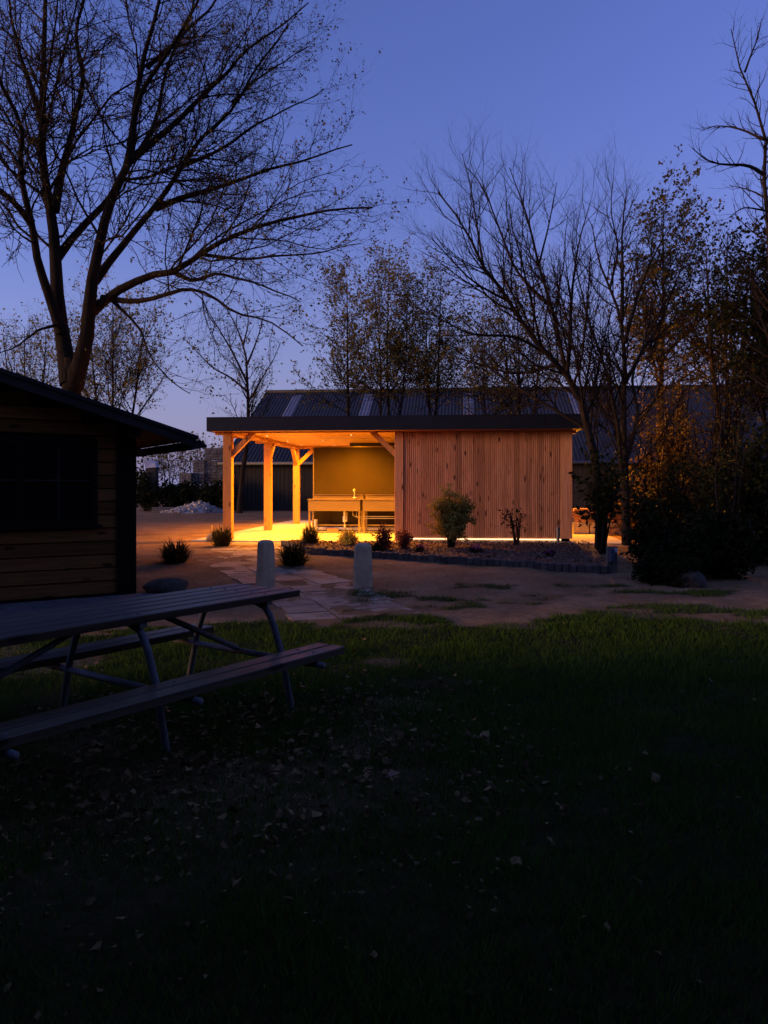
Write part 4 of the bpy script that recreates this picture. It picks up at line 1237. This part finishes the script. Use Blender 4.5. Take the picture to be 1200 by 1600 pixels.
def tuft(label, x, y, r, h, n, seed):
    D_ = gD(y)
    p = px(x, y, D_); rng = np.random.default_rng(seed)
    a = rng.uniform(0, 2 * np.pi, n); q = np.sqrt(rng.random(n)) * r * .35
    B = np.stack([np.cos(a) * q, np.sin(a) * q, np.zeros(n) - .02], -1)
    a2 = a + rng.normal(0, .5, n)
    out = rng.uniform(.1, 1.0, n) ** .8 * r * rng.choice([.7, 1.0, 1.25], n)
    hh = h * rng.uniform(.4, 1.2, n) * (1 - .4 * np.minimum(out / r, 1.2) ** 2)
    mid = B + np.stack([np.cos(a2) * out * .4, np.sin(a2) * out * .4, hh * .75], -1)
    tip = B + np.stack([np.cos(a2) * out, np.sin(a2) * out, hh * rng.uniform(.65, 1.05, n)], -1)
    s = np.stack([-np.sin(a2), np.cos(a2), np.zeros(n)], -1) * .009
    V = np.stack([B - s, B + s, mid + s, mid - s, tip], 1).reshape(-1, 3)
    i = np.arange(n) * 5
    F_ = np.concatenate([np.stack([i, i + 1, i + 2], -1), np.stack([i, i + 2, i + 3], -1), np.stack([i + 3, i + 2, i + 4], -1)])
    me = mesh_np('grass_tuft', V, F_); set_rnd(me, np.repeat(rng.random(n), 5))
    o = link_mesh('ornamental_grass', me, M['tuft'])
    o.location = (p[0], p[1], p[2] + .005)
    tag(o, label, 'ornamental grass', 'ornamental grass tufts around the path')
tuft('broad dark grass tuft beside the cabin corner, farthest from the shelter', 274, 878, .46, .42, 420, 1)
tuft('grass tuft at the foot of the front left shelter post', 346, 853, .42, .46, 380, 2)
tuft('sprawling grass tuft right behind the bollard at the path', 459, 882, .48, .42, 460, 3)
tuft('upright grass tuft on the slab edge left of the basins', 484, 853, .36, .48, 380, 4)

# shrubs and hedge on the right
bush('broadleaf_shrub', 'dark green broad leaved shrub at the right front corner of the shelter', 940, 885, 685, 14.8, 135, 18, M['leaf_dark'], .11, 4, 70, dens=.5, open_=.42, frac=.8)
bush('amber_bush', 'tall bush with amber leaves behind the forked bare tree', 1030, 880, 600, 18.0, 150, 22, M['leaf_amber'], .09, 3, 71, dens=.7, open_=.3, frac=.6)
bush('amber_bush', 'highest amber bush below the dense dark tree on the right', 1130, 890, 500, 16.5, 170, 22, M['leaf_amber'], .08, 3, 72, dens=.8, open_=.35, frac=.5)
bush('amber_bush', 'open twiggy bush with amber leaves hiding the barn, next to the forked tree', 1050, 870, 520, 19.5, 150, 26, M['leaf_amber'], .09, 3, 78, dens=.9, open_=.25, frac=.55)
bush('amber_bush', 'amber bush between the tall one and the right picture edge', 1110, 880, 560, 17.5, 150, 24, M['leaf_amber'], .085, 3, 79, dens=.9, open_=.2, frac=.5)
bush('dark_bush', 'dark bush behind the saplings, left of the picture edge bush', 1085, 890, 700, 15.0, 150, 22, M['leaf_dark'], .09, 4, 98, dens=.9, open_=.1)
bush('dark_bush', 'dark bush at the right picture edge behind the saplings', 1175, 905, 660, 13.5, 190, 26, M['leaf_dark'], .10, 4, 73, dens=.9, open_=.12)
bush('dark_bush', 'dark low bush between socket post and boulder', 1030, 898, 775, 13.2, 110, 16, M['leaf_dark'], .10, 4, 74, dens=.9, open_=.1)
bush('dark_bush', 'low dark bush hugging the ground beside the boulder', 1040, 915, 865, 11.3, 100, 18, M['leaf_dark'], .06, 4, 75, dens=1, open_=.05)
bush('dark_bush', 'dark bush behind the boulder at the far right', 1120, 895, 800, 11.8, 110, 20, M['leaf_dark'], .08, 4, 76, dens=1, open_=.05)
bush('amber_bush', 'golden bush glowing in the lamp light just right of the shelter', 985, 860, 735, 20.0, 110, 16, M['leaf_amber'], .11, 3, 77, dens=.5, open_=.15, frac=.7)
for k, pts in enumerate((((1141, 880), (1142, 830), (1148, 770), (1152, 700), (1160, 640)), ((1155, 880), (1154, 820), (1156, 760), (1164, 700)), ((1122, 800), (1118, 740), (1124, 690), (1130, 640)))):
    tree('sapling', ('thin pale sapling stem standing foremost among the right hand shrubs', 'thin pale sapling just right of the foremost sapling', 'thin pale sapling left of the foremost sapling')[k],
         px(*pts[0], 11.5), [pl(pts, 11.5, 0, .3, .016, .006)], [dict(dens=3, t0=.4, t1=1, ang=40, lf=.25, lmin=.2, nseg=4, gnarl=.15, trop=.1, sides=3)],
         (M['leaf_olive'], .8, 3, .05), M['bark'], 80 + k, group='saplings on the right', sides=6)
# left hedge in the yard
for k, (x, yt, D_, w, l) in enumerate(((228, 735, 40, 80, 'dark evergreen shrub beside the cabin corner in the yard'), (285, 752, 40.5, 90, 'mid green shrub behind the rubble heap'), (338, 756, 40, 70, 'dark shrub behind the front left shelter post'))):
    bush('yard_shrub', l, x, 797, yt, D_, w, 14, M['leaf_dark'], .16, 4, 90 + k, 'dark shrubs in the yard', dens=.6, open_=.1, frac=.8)

# ------------------------------------------------------------------ things in the yard
# grey bundles of stacked blocks
bmesh_ = MB()
for c in range(4):
    z0 = c * .142
    for k in range(2):
        bmesh_.box(.0 + k * .31, .30 + k * .31, .0 + random.uniform(0, .02), .6, z0 + .012, z0 + .132, .012)
bmesh_.box(.05, .57, .05, .55, 0, .55)
bmm = bmesh_.mesh('block_bundle'); bmm.materials.append(M['bundle'])
heights = {0: 3, 1: 4, 2: 5, 3: 5, 4: 5, 5: 4}
for c in range(6):
    for r_ in range(heights[c]):
        p = px(281 + c * 19.3, 700, 43.0)
        o = link_mesh('block_bundle', bmm, None)
        o.location = (p[0] + random.uniform(-.03, .03), 43 + random.uniform(-.10, .10), .22 + r_ * .69)
        o.scale = (1.1, 1.1, 1.18)
        o.rotation_euler = (0, 0, random.uniform(-.03, .03))
        tag(o, 'grey bundle of stacked blocks in the stack behind the rubble heap', 'block bundle', 'bundles of grey blocks stacked in the yard')
# rubble heap
mb = MB()
hc = px(302, 800, 37.5)
rr = np.random.default_rng(4)
for k in range(420):
    a = rr.uniform(0, 2 * math.pi); q = math.sqrt(rr.random())
    x = math.cos(a) * q * 1.6; y = math.sin(a) * q * 1.2
    hz = max(0, .56 * (1 - abs(x - .35) / 1.9) * (1 - q * q * .8)) * rr.uniform(.8, 1.05)
    s = rr.uniform(.05, .13)
    vs = [Vector((x, y, hz)) + Vector(rr.normal(size=3)).normalized() * s for _ in range(5)]
    mb.add(vs, [(0, 1, 2), (0, 2, 3), (0, 3, 4), (0, 4, 1), (1, 3, 2), (1, 4, 3)])
ht = thing('rubble_heap', 'heap of pale broken rubble in the yard left of the shelter', 'rubble heap', (hc[0], hc[1], .22))
stuff(mb.build('rubble', M['rubble'], ht))
cone = MB()
ring = []
for i in range(8):
    q = i / 7
    for k in range(20):
        a = k * math.pi / 10
        x = math.cos(a) * 1.55 * q; y = math.sin(a) * 1.15 * q
        ring.append((x + .2 * (1 - q), y, max(-.02, .5 * (1 - q) + .05 * math.sin(k * 2.3 + i))))
cone.add(ring, [(i * 20 + k, i * 20 + (k + 1) % 20, (i + 1) * 20 + (k + 1) % 20, (i + 1) * 20 + k) for i in range(7) for k in range(20)])
cone.build('core', M['rubble'], ht)
p = px(257, 795, 38.5)
t = thing('board_stack', 'low stack of grey boards lying left of the rubble heap', 'board stack', (p[0], p[1], .22))
for k in range(3):
    o = MB().box(-.55, .55, -.3, .3, .02 + k * .075, .085 + k * .075).build('board', M['bundle'], t); o.rotation_euler = (0, 0, .05 * (k - 1))
p = px(238, 722, 40)
t = thing('covered_stack', 'stack under a pale tarpaulin seen beside the cabin beam', 'covered stack', (p[0], p[1], .22))
MB().box(-.24, .24, -.3, .3, 0, p[2] - .4).build('pallet', M['dark_wall'], t)
tp_ = MB().add([(-.28, -.35, p[2] - .55), (.30, -.35, p[2] - .5), (.28, .35, p[2] - .5), (-.30, .35, p[2] - .55), (-.2, -.25, p[2] - .16), (.2, -.25, p[2] - .24), (.22, .25, p[2] - .2), (-.2, .25, p[2] - .12)],
               [(0, 1, 5, 4), (1, 2, 6, 5), (2, 3, 7, 6), (3, 0, 4, 7), (4, 5, 6, 7)])
tp_.build('tarpaulin', M['tarp'], t)
# lit pile beside the right end of the shelter
p = bw(8.5, 2.9, 0)
t = thing('timber_pile', 'low pile of boards on pale blocks lit amber at the right end of the shelter', 'timber pile', p, BR)
for k in range(4):
    MB().box(.02 + k * .42, .40 + k * .42, 0, .3, .0, .30 + random.uniform(-.01, .01)).build('block', M['block_pale'], t)
for k in range(6):
    o = MB().box(0, 1.7, .02, .26, 0, .055).build('board', M['raw_wood'], t)
    o.location = (random.uniform(-.05, .05), 0, .315 + k * .06); o.rotation_euler = (0, 0, random.uniform(-.04, .04))

# ------------------------------------------------------------------ barn behind
BN = np.array(px(415, 613, 50.0)); BN[2] = 0
bt = thing('barn', 'long dark barn with corrugated roof and translucent skylight sheets behind the shelter', 'barn', (BN[0], BN[1], .2), BR)
RH, EH, HW, LN = 7.42, 2.62, 9.3, 31.0
def barn_sheet(u0, u1, v0, v1, side, lift=0.0, per=.2):
    n = max(2, int((u1 - u0) / per * 4))
    us = np.linspace(u0, u1, n + 1)
    w = .028 * np.sin(us / per * 2 * np.pi) + lift
    zf = lambda v: RH - (RH - EH) * abs(v) / HW
    A = np.stack([us, np.full(n + 1, v0 * side), zf(v0) + w], -1); B_ = np.stack([us, np.full(n + 1, v1 * side), zf(v1) + w], -1)
    i = np.arange(n)
    return mesh_np('roof', np.concatenate([A, B_]), np.stack([i, i + 1, n + 2 + i, n + 1 + i], -1), True)
link_mesh('roof', barn_sheet(0, LN, 0.0, HW + .25, -1), M['barn_sheet'], bt)
link_mesh('roof', barn_sheet(0, LN, 0.0, HW + .25, 1), M['barn_sheet'], bt)
MB().tube([(0, 0, RH + .02), (LN, 0, RH + .02)], .13, 8).build('ridge_cap', M['barn_sheet'], bt, True)
for u in (1.95, 6.6, 12.8, 19.2):
    link_mesh('skylight', barn_sheet(u, u + .6, .55, 4.6, -1, .02), M['skylight'], bt)
wl = MB()
wl.box(0.1, LN - .1, -HW + .1, -HW + .2, 0, EH - .03).box(.1, LN - .1, HW - .2, HW - .1, 0, EH - .03)
wl.prism([(.12, -HW + .2, 0), (.12, HW - .2, 0), (.12, HW - .2, EH), (.12, 0, RH - .12), (.12, -HW + .2, EH)], (.06, 0, 0))
wl.prism([(LN - .18, -HW + .2, 0), (LN - .18, HW - .2, 0), (LN - .18, HW - .2, EH), (LN - .18, 0, RH - .12), (LN - .18, -HW + .2, EH)], (.06, 0, 0))
wl.build('wall', M['barn_wood'], bt)
bb = MB()
for k in range(140):
    bb.box(.1 + k * .22, .1 + k * .22 + .205, -HW + .06, -HW + .099, .0, EH - .05, .003)
stuff(bb.build('wall_boards', M['barn_wood'], bt))
MB().tube([(-.1, -HW - .32, EH - .12), (LN, -HW - .32, EH - .12)], .085, 8).build('gutter', M['gutter'], bt, True)
